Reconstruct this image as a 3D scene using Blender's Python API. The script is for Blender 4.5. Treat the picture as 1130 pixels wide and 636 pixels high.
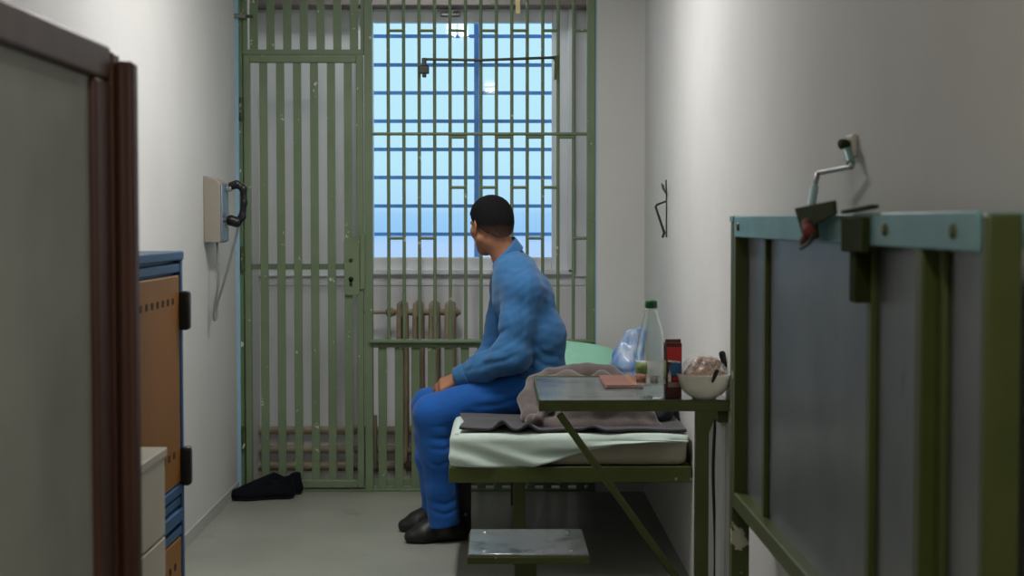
import bpy, bmesh, math, random
import numpy as np
from mathutils import Vector, Matrix, noise

for o in list(bpy.data.objects):
    bpy.data.objects.remove(o)
SC = bpy.context.scene
COL = SC.collection
random.seed(4)

# ------------------------------------------------------------------ camera
FPX = 1740.0                      # focal length in pixels of the 1130 x 636 frame
PITCH = math.atan(73 / FPX)
YAW = math.atan(15 / FPX)
cam_d = bpy.data.cameras.new('camera')
cam = bpy.data.objects.new('camera', cam_d)
COL.objects.link(cam)
cam_d.sensor_width = 36.0
cam_d.lens = FPX * 36.0 / 1130.0
cam.location = (0, 0, 1.30)
cam.rotation_euler = (math.pi / 2 - PITCH, 0, -YAW)
cam_d.dof.use_dof = True
cam_d.dof.focus_distance = 6.5
cam_d.dof.aperture_fstop = 5.6
cam_d.clip_start = 0.05
cam_d.clip_end = 500
SC.camera = cam

# ------------------------------------------------------------------ view and exposure
vs = SC.view_settings
vs.view_transform = 'Standard'
try:
    vs.look = 'None'
except Exception:
    pass
vs.gamma = 1.0
vs.use_curve_mapping = False
vs.exposure = 0.0

# ------------------------------------------------------------------ sky seen through the window
world = bpy.data.worlds.new('sky')
SC.world = world
world.use_nodes = True
wn = world.node_tree
wn.nodes.clear()
w_out = wn.nodes.new('ShaderNodeOutputWorld')
w_bg = wn.nodes.new('ShaderNodeBackground')
w_tc = wn.nodes.new('ShaderNodeTexCoord')
w_sep = wn.nodes.new('ShaderNodeSeparateXYZ')
w_map = wn.nodes.new('ShaderNodeMapRange')
w_ramp = wn.nodes.new('ShaderNodeValToRGB')
w_map.inputs['From Min'].default_value = -0.10
w_map.inputs['From Max'].default_value = 0.20
wn.links.new(w_tc.outputs['Generated'], w_sep.inputs[0])
wn.links.new(w_sep.outputs['Z'], w_map.inputs['Value'])
wn.links.new(w_map.outputs[0], w_ramp.inputs[0])
wn.links.new(w_ramp.outputs[0], w_bg.inputs[0])
wn.links.new(w_bg.outputs[0], w_out.inputs[0])
SKY = [(0.0, (0.44, 0.64, 0.95)), (0.285, (0.46, 0.66, 0.97)), (0.315, (0.32, 0.60, 0.93)),
       (0.35, (0.36, 0.63, 0.94)), (0.365, (0.46, 0.74, 0.96)), (0.46, (0.52, 0.83, 0.97)), (1.0, (0.56, 0.87, 0.98))]
e = w_ramp.color_ramp.elements
e[0].position, e[0].color = SKY[0][0], (*SKY[0][1], 1)
e[1].position, e[1].color = SKY[-1][0], (*SKY[-1][1], 1)
for p_, c_ in SKY[1:-1]:
    q = e.new(p_)
    q.color = (*c_, 1)
w_bg.inputs['Strength'].default_value = 1.05

LAMP_POWER = 33.0                 # the ceiling lamp, built near the end of the script
LAMP_LOC = (-0.29, 5.40, 2.66)
LAMP_COL = (1.0, 0.99, 0.965)
FILL_NEAR_LOC = (-0.1, 0.4, 2.66)     # added fill lamp out of view, lifts the near walls and camera-facing sides
FILL_NEAR_POWER = 17.0
FILL_ALCOVE_LOC = (-0.35, 7.80, 2.66)   # added cool fill out of view, brightens the alcove behind the bars
FILL_ALCOVE_POWER = 2.8

# ------------------------------------------------------------------ helpers
ROT = cam.rotation_euler.to_matrix()

def at(px, py, Y=None, X=None, Z=None):
    """the point of the place behind a pixel of the frame, at a known depth (Y), side (X) or height (Z)"""
    d = ROT @ Vector(((px - 565) / FPX, (318 - py) / FPX, -1))
    if Y is not None:
        t = Y / d.y
    elif X is not None:
        t = X / d.x
    else:
        t = (Z - 1.30) / d.z
    return Vector((0, 0, 1.30)) + d * t

def lin(r, g, b):
    f = lambda c: (c / 255 / 12.92) if c / 255 <= 0.04045 else ((c / 255 + 0.055) / 1.055) ** 2.4
    return (f(r), f(g), f(b))

WORLD_LOC = {}

def wl(o):
    return WORLD_LOC[o.name] if o is not None else Vector((0, 0, 0))

def tag(o, label=None, cat=None, group=None, kind=None):
    if label: o['label'] = label
    if cat: o['category'] = cat
    if group: o['group'] = group
    if kind: o['kind'] = kind
    return o

def thing(name, label, cat, loc, group=None):
    o = bpy.data.objects.new(name, None)
    COL.objects.link(o)
    o.location = loc
    o.empty_display_size = 0.1
    WORLD_LOC[o.name] = Vector(loc)
    return tag(o, label, cat, group)

def link_mesh(name, me, m, parent, sharp=35, bevel=0.0, solid=0.0, sub=0):
    n = len(me.vertices)
    co = np.empty(n * 3, np.float32)
    me.vertices.foreach_get('co', co)
    co = co.reshape(-1, 3)
    lo, hi = co.min(0), co.max(0)
    c = (lo + hi) / 2
    if parent is None:
        c[2] = lo[2]
    co -= c
    me.vertices.foreach_set('co', co.ravel())
    me.update()
    o = bpy.data.objects.new(name, me)
    COL.objects.link(o)
    c = Vector([float(v) for v in c])
    o.parent = parent
    o.location = c - wl(parent)
    WORLD_LOC[o.name] = c
    if m is not None:
        me.materials.append(m)
    me.polygons.foreach_set('use_smooth', [True] * len(me.polygons))
    if sharp and sharp < 180:
        me.set_sharp_from_angle(angle=math.radians(sharp))
    if solid:
        md = o.modifiers.new('solid', 'SOLIDIFY'); md.thickness = solid; md.offset = 0
    if sub:
        md = o.modifiers.new('sub', 'SUBSURF'); md.levels = sub; md.render_levels = sub
    if bevel:
        md = o.modifiers.new('bevel', 'BEVEL'); md.width = bevel; md.segments = 2
        md.limit_method = 'ANGLE'; md.angle_limit = math.radians(40); md.harden_normals = False
    return o

def obj(name, bm, m, parent=None, **kw):
    me = bpy.data.meshes.new(name)
    bmesh.ops.recalc_face_normals(bm, faces=bm.faces)
    bm.to_mesh(me)
    bm.free()
    return link_mesh(name, me, m, parent, **kw)

def struct(name, bm, m, parent=None, **kw):
    o = obj(name, bm, m, parent, **kw)
    if parent is None:
        o['kind'] = 'structure'
    return o

def BM():
    return bmesh.new()

def box(bm, x0, x1, y0, y1, z0, z1, M=None):
    vs_ = []
    for z in (z0, z1):
        for x, y in ((x0, y0), (x1, y0), (x1, y1), (x0, y1)):
            p = Vector((x, y, z))
            vs_.append(bm.verts.new(M @ p if M is not None else p))
    for f in ((3, 2, 1, 0), (4, 5, 6, 7), (0, 1, 5, 4), (1, 2, 6, 5), (2, 3, 7, 6), (3, 0, 4, 7)):
        bm.faces.new([vs_[i] for i in f])
    return bm

def one_box(*a):
    return box(BM(), *a)

def frame_to(d):
    d = Vector(d).normalized()
    u = d.orthogonal().normalized()
    return u, d.cross(u).normalized()

def tube(bm, pts, r, n=12, caps=True):
    pts = [Vector(p) for p in pts]
    rs = r if isinstance(r, (list, tuple)) else [r] * len(pts)
    rings = []
    u = None
    for i, p in enumerate(pts):
        if i == 0: d = pts[1] - pts[0]
        elif i == len(pts) - 1: d = pts[-1] - pts[-2]
        else: d = (pts[i + 1] - p).normalized() + (p - pts[i - 1]).normalized()
        d.normalize()
        if u is None:
            u, _ = frame_to(d)
        else:
            u = (u - d * u.dot(d))
            u = u.normalized() if u.length > 1e-6 else frame_to(d)[0]
        v = d.cross(u)
        rings.append([bm.verts.new(p + (u * math.cos(2 * math.pi * k / n) + v * math.sin(2 * math.pi * k / n)) * rs[i]) for k in range(n)])
    for a, b in zip(rings, rings[1:]):
        for k in range(n):
            bm.faces.new((a[k], a[(k + 1) % n], b[(k + 1) % n], b[k]))
    if caps:
        bm.faces.new(list(reversed(rings[0])))
        bm.faces.new(rings[-1])
    return bm

def beam(bm, a, b, w, h, up=(0, 0, 1)):
    """rectangular bar from a to b: w sideways, h along up"""
    a, b, up = Vector(a), Vector(b), Vector(up)
    d = (b - a).normalized()
    s = d.cross(up).normalized()
    t = s.cross(d).normalized()
    ra = [bm.verts.new(a + s * sx * w / 2 + t * tz * h / 2) for sx, tz in ((-1, -1), (1, -1), (1, 1), (-1, 1))]
    rb = [bm.verts.new(b + s * sx * w / 2 + t * tz * h / 2) for sx, tz in ((-1, -1), (1, -1), (1, 1), (-1, 1))]
    for k in range(4):
        bm.faces.new((ra[k], ra[(k + 1) % 4], rb[(k + 1) % 4], rb[k]))
    bm.faces.new(list(reversed(ra)))
    bm.faces.new(rb)
    return bm

def lathe(bm, prof, c, n=32, axis=None, fn=None):
    """revolve (radius, height) pairs about a vertical (or given) axis through c"""
    c = Vector(c)
    ax = Vector(axis or (0, 0, 1)).normalized()
    u, v = (Vector((1, 0, 0)), Vector((0, 1, 0))) if axis is None else frame_to(ax)
    rings = []
    for r, h in prof:
        if r < 1e-5:
            rings.append([bm.verts.new(c + ax * h)])
        else:
            rings.append([bm.verts.new(c + ax * h + (u * math.cos(2 * math.pi * k / n) + v * math.sin(2 * math.pi * k / n)) * (r * (fn(k / n, h) if fn else 1))) for k in range(n)])
    for a, b in zip(rings, rings[1:]):
        for k in range(n):
            k2 = (k + 1) % n
            if len(a) == 1 and len(b) == 1: continue
            if len(a) == 1: bm.faces.new((a[0], b[k], b[k2]))
            elif len(b) == 1: bm.faces.new((a[k], a[k2], b[0]))
            else: bm.faces.new((a[k], a[k2], b[k2], b[k]))
    return bm

def prism(bm, poly, vec):
    """extrude a polygon of points along vec"""
    vec = Vector(vec)
    a = [bm.verts.new(Vector(p)) for p in poly]
    b = [bm.verts.new(Vector(p) + vec) for p in poly]
    n = len(poly)
    bm.faces.new(list(reversed(a)))
    bm.faces.new(b)
    for k in range(n):
        bm.faces.new((a[k], a[(k + 1) % n], b[(k + 1) % n], b[k]))
    return bm

def grid(bm, nx, ny, fn):
    g = [[bm.verts.new(fn(i / nx, j / ny)) for i in range(nx + 1)] for j in range(ny + 1)]
    for j in range(ny):
        for i in range(nx):
            bm.faces.new((g[j][i], g[j][i + 1], g[j + 1][i + 1], g[j + 1][i]))
    return bm

def smoothpath(pts, n=6):
    """Catmull-Rom through points"""
    pts = [Vector(p) for p in pts]
    out = []
    for i in range(len(pts) - 1):
        p0 = pts[max(i - 1, 0)]; p1 = pts[i]; p2 = pts[i + 1]; p3 = pts[min(i + 2, len(pts) - 1)]
        for k in range(n):
            t = k / n
            out.append(0.5 * ((2 * p1) + (p2 - p0) * t + (2 * p0 - 5 * p1 + 4 * p2 - p3) * t * t + (3 * p1 - p0 - 3 * p2 + p3) * t ** 3))
    out.append(pts[-1])
    return out

# ------------------------------------------------------------------ soft shapes: smooth unions on a grid, meshed by surface nets
class Field:
    def __init__(s, lo, hi, h):
        s.h = h
        s.lo = np.array(lo, np.float64)
        n = np.ceil((np.array(hi) - s.lo) / h).astype(int) + 1
        s.ax = [(s.lo[i] + h * np.arange(n[i])).astype(np.float32) for i in range(3)]
        s.F = np.full(tuple(n), 0.08, np.float32)

    def sub(s, lo, hi):
        sl = []
        for i in range(3):
            a = int(np.clip(np.floor((lo[i] - s.lo[i]) / s.h), 0, len(s.ax[i]) - 1))
            b = int(np.clip(np.ceil((hi[i] - s.lo[i]) / s.h) + 1, a + 1, len(s.ax[i])))
            sl.append(slice(a, b))
        X = s.ax[0][sl[0]][:, None, None]; Y = s.ax[1][sl[1]][None, :, None]; Z = s.ax[2][sl[2]][None, None, :]
        return tuple(sl), X, Y, Z

    def put(s, sl, d, k, mode):
        F = s.F[sl]
        if mode == 'add':
            if k > 0:
                hh = np.clip(0.5 + 0.5 * (F - d) / k, 0, 1)
                s.F[sl] = F * (1 - hh) + d * hh - k * hh * (1 - hh)
            else:
                s.F[sl] = np.minimum(F, d)
        else:                                   # cut
            hh = np.clip(0.5 - 0.5 * (F + d) / k, 0, 1)
            s.F[sl] = F * (1 - hh) - d * hh + k * hh * (1 - hh)

    def cone(s, a, b, ra, rb=None, k=0.02, mode='add', flat=None):
        """tapered capsule; flat = (unit direction, factor) squeezes it along that direction"""
        rb = ra if rb is None else rb
        a = np.array(a, np.float64); b = np.array(b, np.float64)
        m = max(ra, rb) + k + 0.06
        if flat is not None and flat[1] > 1: m *= flat[1]
        sl, X, Y, Z = s.sub(np.minimum(a, b) - m, np.maximum(a, b) + m)
        dx, dy, dz = X - a[0], Y - a[1], Z - a[2]
        ab = b - a
        L = max(float(ab @ ab), 1e-12)
        t = np.clip((dx * ab[0] + dy * ab[1] + dz * ab[2]) / L, 0, 1)
        dx = dx - t * ab[0]; dy = dy - t * ab[1]; dz = dz - t * ab[2]
        q = dx * dx + dy * dy + dz * dz
        if flat is not None:
            f = np.array(flat[0], np.float64); f /= np.linalg.norm(f)
            c = dx * f[0] + dy * f[1] + dz * f[2]
            q = q + c * c * (1 / flat[1] ** 2 - 1)
        d = np.sqrt(q) - (ra + (rb - ra) * t)
        s.put(sl, d.astype(np.float32), k, mode)

    def chain(s, pts, rs, k=0.02, mode='add', flat=None):
        for i in range(len(pts) - 1):
            s.cone(pts[i], pts[i + 1], rs[i], rs[i + 1], k, mode, flat)

    def ell(s, c, r, k=0.02, R=None, mode='add'):
        c = np.array(c, np.float64); r = np.array(r, np.float64)
        m = r.max() + k + 0.06
        sl, X, Y, Z = s.sub(c - m, c + m)
        X, Y, Z = X - c[0], Y - c[1], Z - c[2]
        if R is not None:                       # rows of R are the local axes
            R = np.array(R, np.float64)
            X, Y, Z = (R[0][0] * X + R[0][1] * Y + R[0][2] * Z, R[1][0] * X + R[1][1] * Y + R[1][2] * Z, R[2][0] * X + R[2][1] * Y + R[2][2] * Z)
        k0 = np.sqrt((X / r[0]) ** 2 + (Y / r[1]) ** 2 + (Z / r[2]) ** 2)
        k1 = np.sqrt((X / r[0] ** 2) ** 2 + (Y / r[1] ** 2) ** 2 + (Z / r[2] ** 2) ** 2) + 1e-6
        s.put(sl, (k0 * (k0 - 1) / k1).astype(np.float32), k, mode)

    def clip(s, n, p):
        """keep only the side of the plane through p that n points away from"""
        n = np.array(n, np.float64); n /= np.linalg.norm(n); p = np.array(p, np.float64)
        sl, X, Y, Z = s.sub(s.lo, s.lo + 1e3)
        s.F = np.maximum(s.F, ((X - p[0]) * n[0] + (Y - p[1]) * n[1] + (Z - p[2]) * n[2]).astype(np.float32))

    def ripple(s, amp, fn):
        sl, X, Y, Z = s.sub(s.lo, s.lo + 1e3)
        s.F = s.F + (amp * fn(X, Y, Z)).astype(np.float32)

    def mesh(s, name, relax=2):
        F = s.F
        F[0], F[-1] = 0.05, 0.05; F[:, 0], F[:, -1] = 0.05, 0.05; F[:, :, 0], F[:, :, -1] = 0.05, 0.05
        S = F < 0
        cnt = np.zeros(tuple(np.array(F.shape) - 1), np.int8)
        for i in (0, 1):
            for j in (0, 1):
                for k in (0, 1):
                    cnt += S[i:F.shape[0] - 1 + i, j:F.shape[1] - 1 + j, k:F.shape[2] - 1 + k]
        cells = np.argwhere((cnt > 0) & (cnt < 8))
        idx = np.full(cnt.shape, -1, np.int32)
        idx[tuple(cells.T)] = np.arange(len(cells))
        pos = np.zeros((len(cells), 3)); num = np.zeros(len(cells))
        cor = [(i, j, k) for i in (0, 1) for j in (0, 1) for k in (0, 1)]
        for a in cor:
            for ax in range(3):
                if a[ax]: continue
                b = list(a); b[ax] = 1
                fa = F[tuple((cells + a).T)]; fb = F[tuple((cells + b).T)]
                m = (fa < 0) != (fb < 0)
                t = fa[m] / (fa[m] - fb[m])
                p = np.tile(np.array(a, float), (m.sum(), 1)); p[:, ax] = t
                pos[m] += p; num[m] += 1
        V = s.lo + (cells + pos / num[:, None]) * s.h
        quads = []
        for ax in range(3):
            o1, o2 = (ax + 1) % 3, (ax + 2) % 3
            A = [slice(None)] * 3; B = [slice(None)] * 3
            A[ax] = slice(0, -1); B[ax] = slice(1, None)
            sa, sb = S[tuple(A)], S[tuple(B)]
            e = np.argwhere(sa != sb)
            flip = sa[tuple(e.T)]
            ok = (e[:, o1] > 0) & (e[:, o2] > 0) & (e[:, o1] < F.shape[o1] - 1) & (e[:, o2] < F.shape[o2] - 1)
            e, flip = e[ok], flip[ok]
            q = []
            for d1, d2 in ((1, 1), (0, 1), (0, 0), (1, 0)):
                c = e.copy(); c[:, o1] -= d1; c[:, o2] -= d2
                q.append(idx[tuple(c.T)])
            q = np.stack(q, 1)
            q[~flip] = q[~flip][:, ::-1]
            quads.append(q)
        Q = np.concatenate(quads)
        for _ in range(relax):
            acc = np.zeros_like(V); n = np.zeros(len(V))
            for a, b in ((0, 1), (1, 2), (2, 3), (3, 0)):
                for c in range(3):
                    acc[:, c] += np.bincount(Q[:, a], V[Q[:, b], c], len(V)) + np.bincount(Q[:, b], V[Q[:, a], c], len(V))
                n += np.bincount(Q[:, a], minlength=len(V)) + np.bincount(Q[:, b], minlength=len(V))
            V = V * 0.45 + 0.55 * acc / n[:, None]
        me = bpy.data.meshes.new(name)
        me.vertices.add(len(V)); me.vertices.foreach_set('co', V.astype(np.float32).ravel())
        me.loops.add(Q.size); me.loops.foreach_set('vertex_index', Q.astype(np.int32).ravel())
        me.polygons.add(len(Q))
        me.polygons.foreach_set('loop_start', (np.arange(len(Q)) * 4).astype(np.int32))
        me.update(calc_edges=True)
        me.validate()
        return me

def soft(name, F, m, parent=None, relax=2):
    return link_mesh(name, F.mesh(name, relax), m, parent, sharp=180)

def v3(p):
    return np.array((p[0], p[1], p[2]), float)

# ------------------------------------------------------------------ materials
def nd(nt, typ, **kw):
    n = nt.nodes.new(typ)
    for k, v in kw.items():
        setattr(n, k, v)
    return n

def material(name, col, rough=0.6, metal=0.0, col2=None, nscale=6.0, chips=None, bump=None, bump2=None, trans=0.0, ior=1.45, sheen=0.0, spec=0.5, rvar=0.0, dirt=None, stretch=None):
    """painted / woven / metal surface: two tones mixed by noise, optional chipped flakes, stains and bump"""
    m = bpy.data.materials.new(name)
    m.use_nodes = True
    nt = m.node_tree
    b = nt.nodes['Principled BSDF']
    b.inputs['Roughness'].default_value = rough
    b.inputs['Metallic'].default_value = metal
    b.inputs['IOR'].default_value = ior
    b.inputs['Specular IOR Level'].default_value = spec
    b.inputs['Transmission Weight'].default_value = trans
    if sheen:
        b.inputs['Sheen Weight'].default_value = sheen
    tc = nd(nt, 'ShaderNodeTexCoord')
    inf = nd(nt, 'ShaderNodeObjectInfo')
    av = nd(nt, 'ShaderNodeVectorMath', operation='ADD')
    nt.links.new(tc.outputs['Object'], av.inputs[0]); nt.links.new(inf.outputs['Location'], av.inputs[1])
    vec = av.outputs[0]                         # no two bars wear alike
    if stretch:
        mp = nd(nt, 'ShaderNodeMapping')
        mp.inputs['Scale'].default_value = stretch
        nt.links.new(vec, mp.inputs['Vector'])
        vec = mp.outputs[0]
    def noise_tex(scale, detail=4, rg=0.55):
        n = nd(nt, 'ShaderNodeTexNoise')
        n.inputs['Scale'].default_value = scale; n.inputs['Detail'].default_value = detail; n.inputs['Roughness'].default_value = rg
        nt.links.new(vec, n.inputs['Vector'])
        return n
    def ramp(src, a, b_):
        r = nd(nt, 'ShaderNodeMapRange')
        r.inputs['From Min'].default_value = a; r.inputs['From Max'].default_value = b_
        nt.links.new(src, r.inputs['Value'])
        return r.outputs[0]
    def mix(f, a, b_):
        x = nd(nt, 'ShaderNodeMix', data_type='RGBA')
        nt.links.new(f, x.inputs['Factor'])
        for s_, v_ in ((x.inputs[6], a), (x.inputs[7], b_)):
            if isinstance(v_, tuple): s_.default_value = (*v_, 1)
            else: nt.links.new(v_, s_)
        return x.outputs[2]
    cur = col
    if col2 is not None:
        cur = mix(ramp(noise_tex(nscale).outputs['Fac'], 0.32, 0.68), col, col2)
    if dirt:                                    # (colour, scale, threshold)
        cur = mix(ramp(noise_tex(dirt[1], 6, 0.65).outputs['Fac'], dirt[2], dirt[2] + 0.12), cur, dirt[0])
    if chips:                                   # (colour, scale, threshold)
        cur = mix(ramp(noise_tex(chips[1], 5, 0.6).outputs['Fac'], chips[2], chips[2] + 0.015), cur, chips[0])
    if isinstance(cur, tuple): b.inputs['Base Color'].default_value = (*cur, 1)
    else: nt.links.new(cur, b.inputs['Base Color'])
    if rvar:
        r = nd(nt, 'ShaderNodeMapRange')
        r.inputs['To Min'].default_value = max(rough - rvar, 0.05); r.inputs['To Max'].default_value = rough + rvar
        nt.links.new(noise_tex(nscale * 1.7, 6).outputs['Fac'], r.inputs['Value'])
        nt.links.new(r.outputs[0], b.inputs['Roughness'])
    prev = None
    for bp in (bump, bump2):
        if not bp: continue
        n = nd(nt, 'ShaderNodeBump')
        n.inputs['Strength'].default_value = bp[1]; n.inputs['Distance'].default_value = bp[2]
        nt.links.new(noise_tex(bp[0], 4).outputs['Fac'], n.inputs['Height'])
        if prev: nt.links.new(prev, n.inputs['Normal'])
        prev = n.outputs[0]
    if prev: nt.links.new(prev, b.inputs['Normal'])
    return m

CREAM = lin(205, 200, 180)
M = {}
M['wall'] = material('plaster', lin(211, 210, 208), 0.75, col2=lin(203, 201, 198), nscale=1.3, bump=(22, 0.10, 0.01), bump2=(150, 0.12, 0.003), spec=0.3)
M['wall_far'] = material('plaster_alcove', lin(236, 236, 238), 0.75, col2=lin(228, 228, 230), nscale=2.0, bump=(40, 0.2, 0.005), spec=0.3)
M['ceiling'] = material('ceiling_paint', lin(225, 223, 218), 0.8)
M['floor'] = material('screed', lin(152, 153, 142), 0.36, col2=lin(136, 138, 128), nscale=1.6, rvar=0.1, bump=(120, 0.06, 0.003), dirt=(lin(112, 112, 104), 3.5, 0.62))
M['green'] = material('green_paint', lin(118, 134, 104), 0.42, col2=lin(107, 124, 94), nscale=5, chips=(CREAM, 20, 0.665), bump=(60, 0.12, 0.002))
M['green_dark'] = material('olive_paint', lin(78, 88, 38), 0.42, col2=lin(68, 78, 32), nscale=6, chips=(CREAM, 30, 0.74), bump=(70, 0.1, 0.002))
M['green_worn'] = material('olive_paint_worn', lin(72, 84, 38), 0.45, col2=lin(62, 74, 34), nscale=6, chips=(lin(190, 190, 170), 14, 0.62), bump=(70, 0.2, 0.003))
M['olive_plain'] = material('dark_olive_paint', lin(50, 58, 26), 0.85, col2=lin(42, 50, 20), nscale=8, spec=0.08)
M['teal'] = material('pale_teal_paint', lin(122, 168, 172), 0.4, col2=lin(104, 148, 152), nscale=7, chips=(lin(70, 84, 52), 18, 0.70))
M['sheet'] = material('sheet_metal', lin(132, 136, 140), 0.33, 0.55, col2=lin(112, 116, 120), nscale=3, rvar=0.08, dirt=(lin(70, 72, 70), 9, 0.66))
M['table_top'] = material('table_sheet_metal', lin(158, 160, 162), 0.25, 0.75, col2=lin(136, 138, 140), nscale=4, rvar=0.08, dirt=(lin(78, 80, 78), 14, 0.53), chips=(lin(52, 52, 48), 24, 0.655))
M['blue_trim'] = material('blue_edge_paint', lin(150, 186, 208), 0.5)
M['steel'] = material('grey_steel', lin(150, 152, 150), 0.35, 0.7)
M['dark_steel'] = material('dark_steel', lin(60, 62, 58), 0.4, 0.6)
M['black'] = material('black_plastic', lin(22, 22, 25), 0.35)
M['white_pvc'] = material('white_window_plastic', lin(236, 238, 242), 0.4)
M['win_blue'] = material('blue_grille_paint', lin(118, 172, 236), 0.5, col2=lin(108, 160, 226), nscale=12)
M['radiator'] = material('radiator_paint', lin(168, 152, 126), 0.5, col2=lin(144, 128, 102), nscale=9)
M['pipe'] = material('pipe_paint', lin(176, 160, 138), 0.5, col2=lin(150, 134, 112), nscale=9)
M['shutter'] = material('shutter_box_paint', lin(128, 118, 112), 0.6)
M['locker_blue'] = material('locker_blue_paint', lin(48, 90, 134), 0.4, col2=lin(42, 80, 120), nscale=5)
M['locker_door'] = material('locker_orange_door', lin(150, 98, 24), 0.45, col2=lin(136, 86, 18), nscale=4)
M['brown'] = material('dark_brown_wood', lin(88, 58, 48), 0.45, col2=lin(70, 43, 36), nscale=3, stretch=(6, 6, 1))
M['grey_board'] = material('grey_board', lin(166, 170, 162), 0.6, col2=lin(148, 152, 144), nscale=4)
M['cream_lam'] = material('cream_laminate', lin(206, 200, 186), 0.45, col2=lin(198, 190, 176), nscale=4)
M['phone_body'] = material('phone_case', lin(150, 143, 130), 0.45)
M['phone_face'] = material('phone_steel', lin(140, 160, 182), 0.3, 0.6)

# ================================================================== THE ROOM
XL, XR = -1.25, 0.70              # side walls
G = 7.57                          # plane of the bars
YB = 8.25                         # window wall beyond the bars
H = 2.72
struct('floor', one_box(XL - 0.2, XR + 0.2, -1.4, YB + 0.2, -0.1, 0), M['floor'])
struct('ceiling', one_box(XL - 0.2, XR + 0.2, -1.4, YB + 0.2, H, H + 0.1), M['ceiling'])
struct('wall_left', one_box(XL - 0.2, XL, -1.4, YB + 0.2, 0, H), M['wall'])
struct('wall_right', one_box(XR, XR + 0.2, -1.4, YB + 0.2, 0, H), M['wall'])
struct('wall_back', one_box(XL, XR, -1.4, -1.2, 0, H), M['wall'])
pier_x = at(658, 300, Y=G).x
struct('wall_pier', one_box(pier_x, XR, G - 0.02, YB, 0, H), M['wall'])

# window wall with its opening
wx0, wx1 = at(398, 200, Y=YB).x, at(632, 200, Y=YB).x
wz0, wz1 = at(520, 301, Y=YB).z, at(520, -12, Y=YB).z
bm = BM()
box(bm, XL, wx0, YB, YB + 0.2, 0, H)
box(bm, wx1, pier_x, YB, YB + 0.2, 0, H)
box(bm, wx0, wx1, YB, YB + 0.2, 0, wz0)
box(bm, wx0, wx1, YB, YB + 0.2, wz1, H)
struct('wall_window', bm, M['wall_far'])

wf = thing('window_1', None, None, ((wx0 + wx1) / 2, YB + 0.05, wz0))
wf['kind'] = 'structure'
gx0, gx1 = at(412, 150, Y=YB).x, at(609, 150, Y=YB).x
gz0, gz1 = at(520, 284, Y=YB).z, at(520, 25, Y=YB).z
bm = BM()
for (a, b, c, d) in ((wx0, gx0 + 0.0, wz0, wz1), (gx1, wx1, wz0, wz1), (gx0, gx1, wz0, gz0), (gx0, gx1, gz1, wz1)):
    box(bm, a, b, YB - 0.02, YB + 0.05, c, d)
obj('window_frame', bm, M['white_pvc'], wf, bevel=0.006)
bm = BM()                          # raised outer casing, a step proud of the sash
cw = 0.028
for (a, b, c, d) in ((wx0 - 0.01, wx0 + cw, wz0, wz1), (wx1 - cw, wx1 + 0.01, wz0, wz1), (wx0, wx1, wz0 - 0.01, wz0 + 0.02)):
    box(bm, a, b, YB - 0.045, YB - 0.02, c, d)
obj('casing', bm, M['white_pvc'], wf, bevel=0.005)
glass = bpy.data.materials.new('window_glass')
glass.use_nodes = True
nt = glass.node_tree; nt.nodes.clear()
o_ = nt.nodes.new('ShaderNodeOutputMaterial'); mx = nt.nodes.new('ShaderNodeMixShader')
t_ = nt.nodes.new('ShaderNodeBsdfTransparent'); g_ = nt.nodes.new('ShaderNodeBsdfGlossy'); f_ = nt.nodes.new('ShaderNodeFresnel')
t_.inputs[0].default_value = (0.96, 0.985, 0.99, 1); g_.inputs['Roughness'].default_value = 0.03; f_.inputs[0].default_value = 1.3
nt.links.new(f_.outputs[0], mx.inputs[0]); nt.links.new(t_.outputs[0], mx.inputs[1]); nt.links.new(g_.outputs[0], mx.inputs[2]); nt.links.new(mx.outputs[0], o_.inputs[0])
obj('pane', one_box(gx0 - 0.01, gx1 + 0.01, YB + 0.018, YB + 0.024, gz0 - 0.01, gz1 + 0.01), glass, wf)
# sill board and its lower moulding
bm = BM()
sz = at(520, 303, Y=YB).z
box(bm, XL, pier_x, YB - 0.022, YB, sz - 0.010, sz)
box(bm, XL, pier_x, YB - 0.008, YB, at(520, 314, Y=YB).z - 0.006, at(520, 311, Y=YB).z)
struct('trim_1', bm, M['white_pvc'], bevel=0.003)
# roller shutter box above the window
t = thing('shutter_box', 'dark roller shutter box above the window behind the bars', 'shutter box', ((wx0 + wx1) / 2, YB - 0.07, at(520, 8, Y=YB).z))
sbz = at(520, 8, Y=YB - 0.1).z
obj('case', one_box(XL, pier_x, YB - 0.16, YB - 0.001, sbz, H - 0.2), M['shutter'], t, bevel=0.006)
obj('strap', one_box(at(569, 5, Y=8.08).x, at(574, 5, Y=8.08).x, YB - 0.172, YB - 0.161, at(570, 15, Y=8.08).z, H - 0.25), material('shutter_strap', lin(190, 170, 120), 0.7), t)
# window opener fitting on the top of the frame
t = thing('window_closer', 'small grey closer fitting on the top of the window frame', 'window fitting', at(498, 20, Y=YB - 0.02))
bm = BM(); a = at(486, 18.5, Y=YB - 0.04); b = at(508, 13.5, Y=YB - 0.04)
box(bm, a.x, b.x, YB - 0.05, YB - 0.021, a.z, b.z)
obj('case', bm, M['steel'], t, bevel=0.006)
obj('lever', beam(BM(), at(497, 14, Y=8.19), at(505, 9.5, Y=8.19), 0.012, 0.008), M['steel'], t)

# narrow blue painted edges beside the bars, left and right
bm = BM()
box(bm, XL, XL + 0.017, G - 0.045, G + 0.06, 0.0, H)
struct('trim_2', bm, M['blue_trim'])
bm = BM()
box(bm, pier_x - 0.012, pier_x, G - 0.02, G + 0.06, 0.0, H)
struct('trim_3', bm, M['blue_trim'])
# painted skirting along the left wall
struct('baseboard_left', one_box(XL, XL + 0.006, -1.2, G - 0.02, 0.0, 0.055), material('skirting_grey', lin(176, 175, 170), 0.6))

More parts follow.
